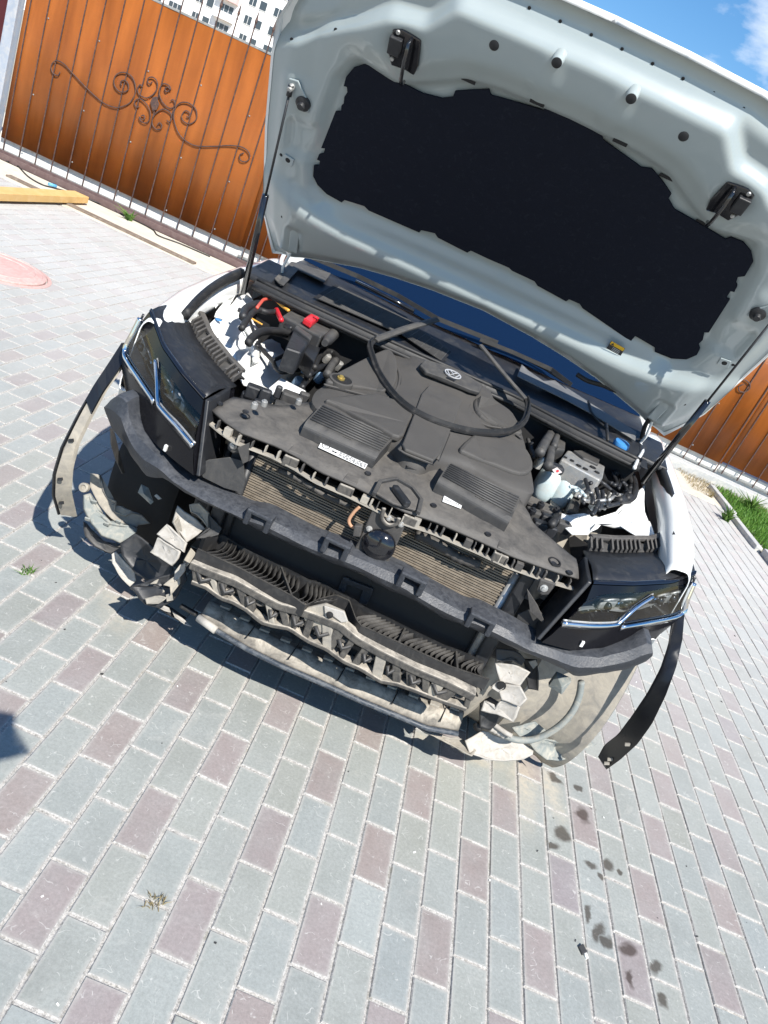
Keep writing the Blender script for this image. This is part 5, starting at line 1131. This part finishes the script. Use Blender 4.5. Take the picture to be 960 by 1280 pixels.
b = MB(); b.lathe(zt(cB([(168, 360)]), .94)[0], (0, 0, 1), [(.016, -.03), (.016, .01), (.012, .016), (.001, .016)], 12); b.build('reservoir_spout', M_ALU, rv, autosmooth=40)
for pl, r, m in (([(440, 475), (460, 540), (485, 590), (480, 630)], .007, M_BLK), ([(470, 500), (500, 485), (540, 495), (600, 545), (630, 565)], .007, M_BLK), ([(505, 530), (520, 590), (510, 640), (480, 690)], .007, M_BLK), ([(540, 545), (545, 600), (520, 660)], .007, M_BLK), ([(600, 500), (560, 480), (520, 360), (590, 380), (610, 420)], .008, M_BLK), ([(600, 430), (625, 490), (620, 510), (580, 500)], .008, M_BLK), ([(620, 440), (670, 430), (700, 450), (715, 510), (700, 560)], .010, M_RUB), ([(690, 410), (730, 480), (735, 560), (700, 600), (640, 600)], .013, M_RUB), ([(660, 490), (700, 540), (660, 590), (600, 590)], .008, M_BLK), ([(640, 530), (660, 500), (690, 545), (665, 550)], .006, M_BLK), ([(580, 600), (640, 570), (690, 580)], .006, M_ALU), ([(430, 600), (480, 610), (560, 600)], .006, M_ALU), ([(400, 580), (430, 560), (480, 560)], .006, M_ALU), ([(500, 650), (560, 640), (640, 620)], .007, M_BLK), ([(450, 540), (420, 580), (430, 620)], .006, M_BLK), ([(570, 640), (590, 600), (610, 560)], .005, M_BLK), ([(350, 520), (390, 530), (420, 555)], .006, M_TANK), ([(380, 545), (410, 545), (440, 575)], .005, M_TANK), ([(120, 260), (115, 300), (135, 345)], .009, M_BLK), ([(95, 235), (120, 300), (150, 340)], .007, M_GREY), ([(640, 430), (655, 480), (640, 520)], .005, M_BLK), ([(700, 520), (720, 560), (690, 590)], .012, M_RUB)):
    hose('brake_pipe' if r < .009 else 'wiring', m, cB(pl), [.955-.01*(i % 2) for i in range(len(pl))], r)
for (x, y, s_) in ((470, 590, .012), (510, 560, .01), (545, 630, .012), (430, 570, .012), (490, 640, .012), (395, 560, .014), (590, 570, .01), (545, 580, .009)):
    p = zt(cB([(x, y)]), .93)[0]; b = MB(); b.obox(p, (s_, s_*.3, 0), (-s_*.3, s_, 0), (0, 0, .012)); b.build('valve', M_ALU, car, bevel=.003)
b = MB(); b.prism(zt(cB([(330, 660), (360, 570), (420, 590), (400, 680)]), .90), (0, 0, -.06)); b.build('pump_body', M_GREY, car, bevel=.008)
# brackets near right lamp
b = MB(); b.prism(zt(cB([(75, 595), (110, 570), (300, 660), (300, 700), (200, 660)]), .895), (0, 0, -.012)); b.build('stay_bracket', M_CARR, car, bevel=.003)
for q in ((175, 625), (270, 658), (125, 662)):
    p = zt(cB([q]), .905)[0]; b = MB(); b.lathe(p, (0, -.2, 1), [(.012, -.01), (.012, .003), (.007, .004), (.006, .009), (.001, .009)], 12); b.build('bolt', M_BLK, car, autosmooth=40)
for (x, y, w, z) in ((120, 690, .03, .885), (200, 720, .025, .89), (260, 730, .012, .905), (60, 740, .035, .88), (160, 760, .03, .88), (300, 760, .03, .88), (230, 790, .02, .88)):
    p = zt(cB([(x, y)]), z)[0]; b = MB(); b.obox(p, (w*.8, w*.25, 0), (-w*.15, w*.6, 0), (0, 0, .02)); b.build('actuator', M_BLK if int(x) % 3 else M_GREY, car, bevel=.006)
b = MB(); P = zt(cB([(270, 700), (235, 750)]), .91); b.tube([P[0], P[1]], .013, 10); b.build('bonnet_stop', M_RUB, car, smooth=True)
# white cables at the hinge corners
hose('white_cable', M_WHITE, [(806, 540), (800, 553), (804, 562), (797, 575), (793, 585)], [1.11, 1.10, 1.09, 1.08, 1.07], .007)
hose('white_cable', M_WHITE, [(357, 315), (352, 325), (350, 338), (340, 350)], [1.13, 1.11, 1.10, 1.08], .010)

# ------------------------------------------------------------------ lower grille duct
def dz_(l, z): return [lz(x, y, z) for x, y in l]
cC = lambda l: [(220+x/2.4, 540+y/2.4) for x, y in l]
f_px = cC([(66, 350), (120, 375), (180, 402), (270, 450), (355, 495), (388, 520), (430, 500), (480, 488), (520, 505), (540, 560), (555, 580), (640, 618), (720, 655), (830, 705), (940, 742)])
k_px = cC([(90, 318), (140, 308), (212, 352), (300, 395), (400, 447), (440, 452), (470, 470), (500, 488), (530, 502), (560, 525), (640, 562), (720, 602), (800, 640), (860, 662), (925, 690)])
FD = resample(dz_(f_px, .515), 64); KD = resample(dz_(k_px, .515), 64)
duct = MB(); duct.grid([[p+A3(0, -.004, 0) for p in FD], [p+A3(0, -.006, -.035) for p in FD], [p+A3(0, .004, -.037) for p in FD], [p+A3(0, .004, 0) for p in FD]], closed=False); duct.grid([[p+A3(0, .004, 0) for p in FD], [p+A3(0, -.004, .0005) for p in FD]])
duct.grid([[p+A3(0, .004, .002) for p in KD], [p+A3(0, .006, -.05) for p in KD], [p+A3(0, -.002, -.05) for p in KD], [p+A3(0, -.003, .002) for p in KD]])
dct = duct.build('lower_grille', M_CHAR, car, autosmooth=40)
b = MB(); b.grid([[p+A3(0, .012, -.075) for p in FD], [p+A3(0, 0, -.085) for p in KD]]); b.build('grille_floor', M_DIM, dct, solid=.004)
random.seed(5)
for i in range(1, 63):
    if 27 <= i <= 36 or i in (18, 46, 57): continue
    f = FD[i]; k2 = KD[min(63, i+5 if i < 32 else i+3)]; lean = -1 if i < 32 else 1
    rows = []
    for t in np.linspace(0, 1, 6):
        q = f*(1-t)+k2*t+A3(lean*-.018*math.sin(math.pi*t), 0, 0)
        rows.append([q+A3(0, 0, -.003-.006*math.sin(math.pi*t)), q+A3(lean*.006, 0, -.024), q+A3(lean*.014, 0, -.045)])
    b = MB(); b.grid(rows); b.build('grille_slat', M_CHAR, dct, smooth=True, solid=.0016)
for i in (18, 46, 57):
    b = MB(); q = (FD[i]+KD[i])/2; dd = KD[i]-FD[i]; b.obox(q+A3(0, 0, -.02), (.003, 0, 0), dd/2, (0, 0, .02)); b.build('grille_web', M_CHAR, dct)
# open frame hanging behind the grille
slab('lower_bracket', M_FOAM, [ly(x, y, .37) for x, y in cC([(480, 485), (500, 437), (520, 440), (505, 485)])], (0, .01, 0), car, .002)
slab('lower_bracket', M_FOAM, [ly(x, y, .37) for x, y in cC([(545, 515), (565, 465), (592, 475), (572, 520)])], (0, .01, 0), car, .002)
slab('lower_bracket', M_FOAM, [ly(x, y, .369) for x, y in cC([(500, 437), (592, 472), (585, 485), (498, 452)])], (0, .01, 0), car, .002)
# ------------------------------------------------------------------ muddy lower support with cut outs
cD = lambda l: [(200+x/3, 700+y/3) for x, y in l]
def wav(px, y, n): return resample([ly(a, b_, y) for a, b_ in px], n)
up_px = cD([(120, 10), (190, 40), (290, 78), (380, 128), (450, 165), (530, 185), (600, 210), (680, 240), (740, 290), (830, 340), (960, 405), (1080, 455), (1180, 505)])
lo_px = cD([(125, 75), (180, 95), (235, 135), (280, 150), (330, 178), (385, 225), (430, 238), (490, 248), (560, 295), (630, 325), (690, 370), (760, 400), (830, 445), (890, 455), (960, 480), (1060, 520), (1150, 550)])
UPc = wav(up_px, .215, 60); LOc = wav(lo_px, .215, 60)
b = MB(); b.sweep(UPc, [(-.02, -.012), (.02, -.012), (.02, .012), (-.02, .012)]); ls = b.build('lower_support', M_MUD, car, bevel=.004)
b = MB(); b.sweep(LOc, [(-.018, -.006), (.018, -.006), (.018, .006), (-.018, .006)]); b.build('support_rail', M_MUD, ls, bevel=.003)
random.seed(3)
for i in range(1, 59, 3):
    u_, l_ = UPc[i], LOc[i]; w = random.uniform(.008, .018); l2 = LOc[min(59, max(0, i+random.choice((-1, 0, 1, 2))))]
    b = MB(); b.prism([u_+A3(-w, -.016, 0), u_+A3(w, -.016, 0), l2+A3(w*.7, -.012, 0), l2+A3(-w*1.2, -.012, 0)], (0, .03, 0)); b.build('support_web', M_MUD if i % 4 else M_MUD2, ls, bevel=.003)
    if i % 6 == 1:
        b = MB(); b.lathe(u_*.6+l_*.4+A3(.02, .012, 0), (0, -1, .25), [(.018, -.02), (.020, .0), (.016, .012), (.010, .012), (.008, .002)], 14); b.build('support_cup', M_MUD, ls, autosmooth=40)
for i in range(2, 57, 5):
    q = (UPc[i]+LOc[i+1])/2; wl2 = .016+.006*math.sin(i)
    b = MB(); b.obox(q+A3(.004, .016, -.004), (wl2, 0, .004), (0, .024, .006), (0, 0, .005)); b.build('support_ledge', M_MUD, ls, bevel=.002)
    b = MB(); b.tube([q+A3(-wl2, -.012, .012), q+A3(0, -.018, -.010), q+A3(wl2, -.012, .010)], .007, 8); b.build('support_arch', M_CHAR, ls, smooth=True)
b = MB(); bl_ = [ly(x, y, .205) for x, y in cD([(530, 185), (620, 165), (690, 195), (705, 240), (640, 275), (590, 275), (540, 225)])]; b.prism(bl_, (0, .012, 0)); pt = b.build('support_plate', M_MUD2, ls, bevel=.004)
b = MB(); b.prism([ly(x, y, .198) for x, y in cD([(615, 172), (690, 195), (705, 232), (680, 235), (640, 205), (620, 220)])], (0, .005, 0)); b.build('tape_patch', M_BEIGE, pt, bevel=.002)
b = MB(); b.lathe(ly(*cD([(637, 205)])[0], .196), (0, -1, 0), [(.010, 0), (.010, .004), (.004, .006), (.001, .006)], 12); b.build('bolt', M_DIM, pt)

# ------------------------------------------------------------------ undertray, lip and hose
hs = [(248, 774), (270, 788), (310, 812), (353, 833), (400, 853), (453, 877), (490, 892), (533, 910), (572, 917)]
HP = resample([lz(x, y, .235) for x, y in hs], 50)
b = MB(); b.tube(HP, .0085, 10); b.build('front_hose', plain('blue_black_hose', (.035, .045, .06), .4, dust=(.15, .16, .17), dust_scale=14), car, smooth=True)
P = [lz(x, y, .24) for x, y in [(248, 772), (270, 788)]]; b = MB(); b.tube(P, .0125, 10); b.build('hose_sleeve', M_BEIGE, car, smooth=True)
rows = [[p+A3(0, dy, dz) for p in HP] for dy, dz in ((.010, -.010), (.016, .004), (.035, .022), (.06, .035), (.075, .030), (.12, .02), (.6, .015))]
b = MB(); b.grid(rows); ut = b.build('undertray', M_MUD, car, autosmooth=50, solid=.004)
for i in range(3, 48, 4):
    p = HP[i]+A3(0, .078, .038); b = MB(); b.obox(p, (.016, .002, 0), (0, .010, 0), (0, 0, .004)); b.build('tray_tab', M_MUD2, ut, bevel=.002)
for i in (9, 17, 26, 36, 45):
    p = HP[i]+A3(0, .035, .026); b = MB(); b.tube([p+A3(-.002, -.02, -.006), p+A3(.003, .03, .012), p+A3(.01, .06, .03)], .002, 5); b.build('tray_crack', M_DIM, ut)
b = MB(); b.box((-.5, .9, .17), (.5, 1.75, .19)); b.build('belly_pan', M_DIM, car)
hose('lip_wire', M_RUB, [(226, 757), (246, 768)], .22, .008)
sheet('lip_fragment', M_BEIGE, dz_(cD([(0, 165), (35, 180), (40, 195), (20, 190)]), .16)+dz_(cD([(0, 180)]), .16), car, .003)
sheet('lip_fragment', M_BEIGE, dz_(cD([(45, 190), (80, 215), (118, 248), (95, 240), (55, 210)]), .15), car, .003)
sheet('lip_fragment', M_MUD2, dz_([(520, 908), (545, 918), (580, 925), (595, 938), (590, 945), (560, 930)], .17), car, .003)

# ------------------------------------------------------------------ side brackets (whitish air duct ends)
cE = lambda l: [(100+x/4.8, 600+y/4.8) for x, y in l]
cF = lambda l: [(600+x/4.8, 780+y/4.8) for x, y in l]
pz = lambda l, o, n: [lpl(x, y, o, n) for x, y in l]
s1 = sheet('duct_bracket', M_BEIGE, pz(cE([(585, 155), (625, 190), (690, 230), (755, 292), (705, 330), (640, 375), (610, 330), (555, 255)]), (-.5, .34, .5), (.3, -1, .35)), car, .006, .002)
sheet('bracket_face', M_BEIGE, pz(cE([(460, 325), (520, 265), (640, 378), (625, 435)]), (-.56, .31, .47), (-.2, -1, .5)), s1, .006)
sheet('bracket_face', M_BEIGE, pz(cE([(440, 412), (466, 345), (602, 430), (590, 470), (552, 515), (420, 432)]), (-.56, .30, .43), (-.2, -1, .1)), s1, .006)
sheet('bracket_web', M_MUD2, pz(cE([(560, 250), (590, 215), (612, 330), (605, 350)]), (-.55, .30, .5), (1, -.8, .2)), s1, .005)
sheet('duct_flap', M_MUD2, pz(cE([(655, 150), (715, 138), (775, 200), (770, 290), (740, 245), (700, 205), (665, 190)]), (-.47, .33, .56), (.1, -1, .2)), car, .005)
sheet('duct_flap', M_GREY, pz(cE([(770, 205), (850, 290), (830, 330), (745, 350), (700, 350), (775, 290)]), (-.45, .32, .54), (.2, -1, .4)), car, .005)
for pl in ([(665, 408), (695, 440), (640, 520), (620, 490)], [(600, 510), (635, 495), (630, 545), (570, 610), (570, 550)], [(550, 590), (600, 560), (600, 620), (545, 690), (540, 640), (500, 630)], [(415, 650), (490, 630), (505, 670), (450, 700), (410, 680)], [(390, 710), (480, 695), (520, 705), (470, 740), (400, 745)], [(420, 625), (470, 595), (460, 620)], [(515, 690), (550, 680), (560, 720), (520, 730)]):
    sheet('torn_fragment', random.choice((M_MUD2, M_BEIGE, M_MUD2)), pz(cE(pl), (-.46, .30+.01*random.random(), .36), (random.uniform(-.4, .4), -1, random.uniform(0, .6))), car, .004)
s2 = sheet('duct_bracket', M_BEIGE, pz(cF([(90, 235), (200, 240), (300, 290), (270, 325), (240, 370), (150, 350), (120, 345), (105, 300)]), (.5, .32, .5), (-.2, -1, .5)), car, .006, .002)
sheet('bracket_face', M_BEIGE, pz(cF([(125, 355), (240, 372), (282, 450), (240, 495), (130, 455), (110, 400)]), (.52, .31, .5), (-.3, -1, .35)), s2, .006)
sheet('bracket_face', M_BEIGE, pz(cF([(130, 458), (240, 497), (200, 588), (100, 540), (5, 520), (25, 460), (60, 480), (90, 510)]), (.52, .30, .44), (-.2, -1, .2)), s2, .006)
sheet('bracket_web', M_BEIGE, pz(cF([(75, 365), (110, 345), (150, 350), (145, 385), (110, 410), (70, 385)]), (.50, .30, .5), (-.2, -1, .2)), s2, .005)
b = MB(); b.lathe(ly(*cF([(128, 368)])[0], .295), (0, -1, 0), [(.014, 0), (.014, .004), (.001, .004)], 16); b.build('bracket_hole', M_DIM, s2)
sheet('duct_flap', M_GREY, pz(cF([(95, 150), (200, 160), (240, 180), (270, 215), (250, 250), (200, 215), (95, 225)]), (.48, .33, .55), (0, -1, .3)), car, .005)

# ------------------------------------------------------------------ wheel arch liners, splash shields, trims
for sg in (-1, 1):
    a0, a1 = (-48, 100) if sg > 0 else (38, 140)
    rows = []
    for a in np.linspace(a0, a1, 30):
        R0 = .45; ar = math.radians(a)
        rows.append([A3(sg*x, 1.0-(R0+.012*math.sin(x*40)*(1 if x < .72 else .3)+d_)*math.cos(ar), .39+(R0+.012*math.sin(x*40)*(1 if x < .72 else .3)+d_)*math.sin(ar)) for x, d_ in ((.50, .02), (.54, .02), (.57, -.01), (.62, -.01), (.65, .015), (.70, .015), (.74, .0), (.80, .0), (.86, .006), (.885, .02), (.93, .02), (.94, .0))])
    b = MB(); b.grid(rows); ln = b.build('arch_liner', M_MUD2, car, autosmooth=50, solid=.003)
# right: curved grey pipe, splash shield, lower bracket, knuckle cover
P = catmull([ly(x, y, z) for (x, y), z in zip(cF([(150, 668), (200, 690), (260, 697), (330, 690), (420, 650), (500, 590), (560, 515), (595, 430), (608, 345)]), [.42, .42, .43, .44, .45, .46, .47, .48, .48])], 5)
b = MB(); b.tube(P, .011, 10); b.build('grey_pipe', plain('grey_green_pipe', (.20, .22, .215), .6, dust=(.35, .33, .28), dust_scale=12), car, smooth=True)
P = [ly(x, y, .42) for x, y in cF([(60, 622), (100, 640), (150, 668)])]; b = MB(); b.tube(resample(P, 9), [.010, .012, .010, .013, .010, .013, .010, .013, .012], 10); b.build('pipe_bellows', M_BEIGE, car, smooth=True)
hose('rubber_hose', M_RUB, cF([(30, 560), (10, 600), (-20, 620)]), .30, .014)
hose('rubber_hose', M_BEIGE, cF([(35, 560), (80, 600), (150, 650), (190, 672)]), .28, .008)
sheet('splash_shield', M_BEIGE, [lz(x, y, z) for (x, y), z in zip(cF([(15, 640), (120, 680), (220, 700), (320, 745), (315, 785), (260, 812), (150, 822), (40, 812), (-60, 780), (-90, 700)]), [.22, .20, .19, .18, .17, .15, .15, .15, .16, .19])], car, .005)
M_GG = plain('grey_green_plastic', (.19, .21, .205), .7, dust=(.38, .36, .31), dust_scale=9)
lb_ = sheet('lower_bracket', M_GG, [lz(x, y, z) for (x, y), z in zip(cF([(300, 720), (390, 690), (450, 700), (560, 700), (640, 695), (700, 720), (660, 740), (600, 770), (540, 800), (470, 820), (400, 815), (340, 770)]), [.21, .22, .22, .21, .2, .2, .19, .17, .16, .16, .16, .18])], car, .008)
sheet('lower_bracket', M_GG, pz(cF([(190, 620), (330, 585), (400, 640), (360, 670), (250, 690)]), (.68, .5, .28), (0, -1, .8)), car, .006)
# pyramid shaped damper
pyr = pz(cF([(410, 375), (460, 305), (550, 345), (490, 425)]), (.66, .42, .55), (0, -1, .4)); ap = sum(pyr)/4+A3(0, -.03, .012)
b = MB(); b.add(pyr+[ap]+[p+A3(0, .02, 0) for p in pyr], [(0, 1, 4), (1, 2, 4), (2, 3, 4), (3, 0, 4), (0, 1, 6, 5), (1, 2, 7, 6), (2, 3, 8, 7), (3, 0, 5, 8)]); b.build('damper_block', M_GG, car, bevel=.002)
pyr = pz(cE([(350, 75), (370, 28), (410, 50), (440, 130), (425, 145)]), (-.72, .42, .52), (0, -1, .4)); ap = sum(pyr)/5+A3(0, -.022, .01)
b = MB(); b.add(pyr+[ap], [(0, 1, 5), (1, 2, 5), (2, 3, 5), (3, 4, 5), (4, 0, 5)]); b.build('damper_block', M_GG, car, solid=.004)
sheet('torn_fragment', M_BEIGE, pz(cE([(445, 95), (460, 85), (490, 112), (470, 118)]), (-.68, .42, .52), (0, -1, .3)), car, .003)
sheet('torn_fragment', M_DIM, pz(cF([(260, 210), (340, 215), (350, 320), (350, 400), (290, 390), (280, 320)]), (.60, .40, .55), (0, -1, .1)), car, .004)
sheet('torn_fragment', M_MUD2, pz(cF([(290, 225), (335, 215), (345, 245), (320, 270)]), (.58, .38, .6), (0, -1, .1)), car, .003)
# left: liner shard, grey bracket, lower flap
sheet('liner_shard', M_MUD2, pz(cE([(62, -40), (120, -30), (130, 20), (160, 105), (215, 128), (205, 190), (270, 218), (310, 197), (370, 212), (422, 262), (350, 270), (330, 300), (230, 262), (150, 192), (92, 105), (60, 40)]), (-.80, .58, .35), (.45, -1, .35)), car, .005)
gb = sheet('grey_bracket', M_GG, pz(cE([(22, 92), (60, 85), (100, 185), (180, 258), (345, 290), (330, 345), (240, 377), (130, 332), (72, 262), (25, 172)]), (-.82, .55, .30), (.4, -1, .6)), car, .012, .003)
for q in ((85, 132), (160, 265), (230, 250), (45, 235)):
    p = pz(cE([q]), (-.82, .545, .31), (.4, -1, .6))[0]; b = MB(); b.obox(p, (.008, .002, .0), (0, .002, .002), (0, -.003, .006)); b.build('tab', M_GG, gb, bevel=.001)
b = MB(); b.lathe(pz(cE([(25, 45)]), (-.82, .55, .33), (.4, -1, .6))[0], (0, -1, .4), [(.016, -.01), (.016, .006), (.009, .008), (.008, .002)], 12); b.build('grommet', M_MUD2, gb, autosmooth=40)
sheet('lower_flap', M_GREY, pz(cE([(20, 250), (70, 330), (200, 400), (270, 400), (260, 440), (180, 440), (90, 400), (30, 335)]), (-.82, .57, .24), (.2, -1, .2)), car, .005)
sheet('torn_fragment', M_BEIGE, pz(cE([(190, 445), (215, 430), (245, 465), (330, 555), (335, 605), (300, 640), (235, 570), (195, 500)]), (-.75, .50, .15), (.2, -1, .5)), car, .004)
sheet('torn_fragment', M_MUD2, pz(cE([(325, 375), (350, 335), (375, 380), (360, 430), (335, 420)]), (-.7, .52, .22), (.2, -1, .3)), car, .004)
b = MB(); b.grid([resample(pz(cE([(300, 650), (370, 690), (430, 740), (520, 800), (600, 850)]), (-.5, .42, .14), (.1, -1, .6)), 12), resample(pz(cE([(330, 630), (400, 680), (450, 715), (540, 760), (640, 830)]), (-.5, .44, .15), (.1, -1, .6)), 12)]); b.build('lip_trim', M_BLK, car, solid=.006)
slab('torn_fragment', M_CARR, [lx(x, y, -.80) for x, y in [(137, 534), (142, 540), (148, 565), (155, 590), (152, 592), (144, 575), (138, 555)]], (.004, 0, 0), car, .001)
sheet('torn_backing', M_BLK, pz(cE([(300, 640), (420, 600), (560, 560), (630, 540), (640, 600), (560, 720), (470, 765), (390, 745)]), (-.50, .335, .33), (.1, -1, .4)), car, .006)
sheet('torn_backing', M_BLK, pz(cE([(240, 380), (330, 320), (440, 400), (560, 510), (540, 620), (430, 620), (330, 560), (250, 450)]), (-.62, .47, .26), (.1, -1, .35)), car, .006)
sheet('torn_backing', M_CHAR, pz(cF([(0, 480), (60, 440), (110, 470), (130, 560), (60, 640), (0, 620)]), (.50, .34, .40), (0, -1, .2)), car, .006)
# hanging wheel arch mouldings
for sg, pa, pb in ((-1, [(156, 430), (140, 455), (122, 482), (100, 520), (80, 560), (70, 593), (69, 620), (76, 644)], [(158, 446), (145, 466), (130, 487), (111, 522), (95, 555), (87, 585), (85, 615), (92, 646)]),
                   (1, [(856, 764), (853, 800), (845, 835), (832, 870), (815, 905), (797, 930), (775, 950), (758, 962)], [(843, 775), (838, 810), (828, 840), (812, 870), (793, 898), (775, 922), (758, 935), (750, 950)])):
    Pa = resample([lx(x, y, sg*.985) for x, y in pa], 30); Pb = resample([lx(x, y, sg*.955) for x, y in pb], 30)
    b = MB(); rows = [[p, p*.5+q*.5+A3(sg*.012, -.006, 0), q, q+A3(-sg*.006, .012, 0), p+A3(-sg*.008, .012, 0)] for p, q in zip(Pa, Pb)]
    b.grid(rows, closed=True); b.add(rows[0], [tuple(range(5))]); b.add(rows[-1], [tuple(range(5))])
    at_ = b.build('arch_moulding', M_MUD2 if sg < 0 else M_MOULD, car, autosmooth=45)
    if sg < 0:
        b = MB(); rows = [[p+A3(-.004, -.012, .001), q+A3(.006, -.012, .001)] for p, q in zip(Pa[:10], Pb[:10])]; b.grid(rows); b.build('moulding_root', M_MOULD, at_, solid=.006)
        b = MB(); rows = [[p+A3(-.006, -.008, .002), p+A3(-.006, .010, .0)] for p in Pa]; b.grid(rows); b.build('moulding_edge', M_BLK, at_, solid=.004)
    for i in ((14, 20, 25) if sg < 0 else (22, 27, 28)):
        p = (Pa[i]+Pb[i])/2+A3(0 if sg < 0 else .0, -.012, 0); b = MB(); b.obox(p, (.007, 0, .004), (0, .003, 0), (-.002, 0, .0045)); b.build('moulding_clip', M_MUD2 if sg > 0 else M_BLK, at_, bevel=.001)

# ------------------------------------------------------------------ photographer behind the camera, whose hand shades the left edge
def person():
    root = empty('person', (-.05, -.5, 0)); tag(root, 'photographer just outside the frame whose shadow touches the left edge', 'person')
    O_ = A3(-.05, -.5, 0)
    def skin(name, joints, edges, mat, sub=2):
        me = bpy.data.meshes.new(name); me.from_pydata([tuple(A3(*j[:3])-O_) for j in joints], edges, []); me.materials.append(mat)
        ob = bpy.data.objects.new(name, me); COL.objects.link(ob); ob.parent = root
        m = ob.modifiers.new('skin', 'SKIN'); m.use_smooth_shade = True
        for i, j in enumerate(joints):
            v = me.skin_vertices[0].data[i]; v.radius = (j[3], j[4] if len(j) > 4 else j[3]); v.use_root = i == 0
        m = ob.modifiers.new('sub', 'SUBSURF'); m.levels = sub; m.render_levels = sub; return ob
    SK = plain('skin_tone', (.42, .27, .20), .5); CLO = plain('dark_shirt', (.05, .06, .09), .85); JN = plain('blue_jeans', (.05, .08, .16), .85); HR = plain('dark_hair', (.02, .015, .012), .6)
    J = [(-.05, -.5, .95, .15, .11), (-.05, -.5, 1.15, .135, .10), (-.05, -.49, 1.35, .165, .11), (-.05, -.48, 1.47, .07, .06), (-.05, -.47, 1.54, .055), (-.05, -.45, 1.66, .078, .095), (-.05, -.45, 1.74, .065, .075),
         (-.23, -.48, 1.42, .06), (-.26, -.36, 1.22, .046), (-.20, -.20, 1.38, .04), (.02, -.10, 1.55, .032), (.09, -.03, 1.63, .028),
         (.13, -.48, 1.42, .06), (.19, -.44, 1.16, .046), (.19, -.38, .95, .038), (.19, -.36, .82, .03),
         (-.14, -.5, .86, .10), (-.15, -.48, .48, .07), (-.15, -.51, .09, .05), (-.15, -.40, .04, .04), (.04, -.5, .86, .10), (.05, -.48, .48, .07), (.05, -.51, .09, .05), (.05, -.40, .04, .04)]
    E = [(0, 1), (1, 2), (2, 3), (3, 4), (4, 5), (5, 6), (2, 7), (7, 8), (8, 9), (9, 10), (10, 11), (2, 12), (12, 13), (13, 14), (14, 15), (0, 16), (16, 17), (17, 18), (18, 19), (0, 20), (20, 21), (21, 22), (22, 23)]
    bd = skin('body', J, E, CLO)
    # raised hand: palm and five fingers
    H = [(.09, -.03, 1.63, .026), (.12, -.01, 1.66, .042, .028), (.15, .015, 1.69, .05, .03)]; Eh = [(0, 1), (1, 2)]
    for k in range(4):
        b0 = A3(.145+.012*(k-1.5), .01, 1.69+.010*(1.5-k)); d1 = A3(.030, .018, .022+.004*(1.5-k)); n0 = len(H)
        H += [tuple(b0)+(.012,), tuple(b0+d1)+(.012,), tuple(b0+d1*1.7+A3(0, .01, -.012))+(.008,), tuple(b0+d1*2.0+A3(-.006, .016, -.03))+(.007,)]; Eh += [(2, n0), (n0, n0+1), (n0+1, n0+2), (n0+2, n0+3)]
    n0 = len(H); H += [(.10, -.005, 1.69, .010), (.115, .005, 1.72, .009), (.135, .012, 1.735, .008)]; Eh += [(1, n0), (n0, n0+1), (n0+1, n0+2)]
    skin('hand', H, Eh, SK, 1)
    hd = MB(); rows = []
    for t in np.linspace(0, math.pi, 14):
        rows.append([A3(0+.078*math.sin(t)*math.cos(a), .055+.098*math.sin(t)*math.sin(a)+(.018 if abs(a-math.pi/2) < .3 and 1.5 < t < 1.9 else 0), 1.665+.12*math.cos(t)) for a in np.linspace(0, 2*math.pi, 25)[:-1]])
    hd.grid(rows, closed=True); hd.build('head', SK, root, smooth=True)
    hr = MB(); hr.grid([[A3(0+.083*math.sin(t)*math.cos(a), .045+.10*math.sin(t)*math.sin(a), 1.672+.122*math.cos(t)) for a in np.linspace(0, 2*math.pi, 25)[:-1]] for t in np.linspace(.05, 1.35, 8)], closed=True); hr.build('hair', HR, root, smooth=True)
    for sg in (-1, 1):
        e = MB(); e.lathe((sg*.03, .148, 1.668), (0, 1, 0), [(.011, -.01), (.010, 0), (.001, .004)], 10); e.build('eye', plain('eye_white', (.7, .7, .7), .3), root)
    mo = MB(); mo.tube([A3(-.022, .140, 1.60), A3(0, .148, 1.598), A3(.022, .140, 1.60)], .005, 6); mo.build('mouth', plain('lips', (.4, .18, .16), .5), root)
    return root
person()

ph = MB(); ph.obox((0, 0, 0), (.035, .012, 0), (.0013, -.0038, 0), (0, 0, .0775)); ph = ph.build('smartphone', M_BLKG, bevel=.006, seg=3); ph.location = (.145, .035, 1.735)  # unseen slab added to lengthen the shadow of the hand
tag(ph, 'dark smartphone raised in the photographer\'s hand outside the left edge', 'phone')

# keep the hierarchy at thing > part > sub-part
def depth(o):
    d = 0
    while o.parent: o = o.parent; d += 1
    return d
for o in list(SC.objects):
    while depth(o) > 2: o.parent = o.parent.parent
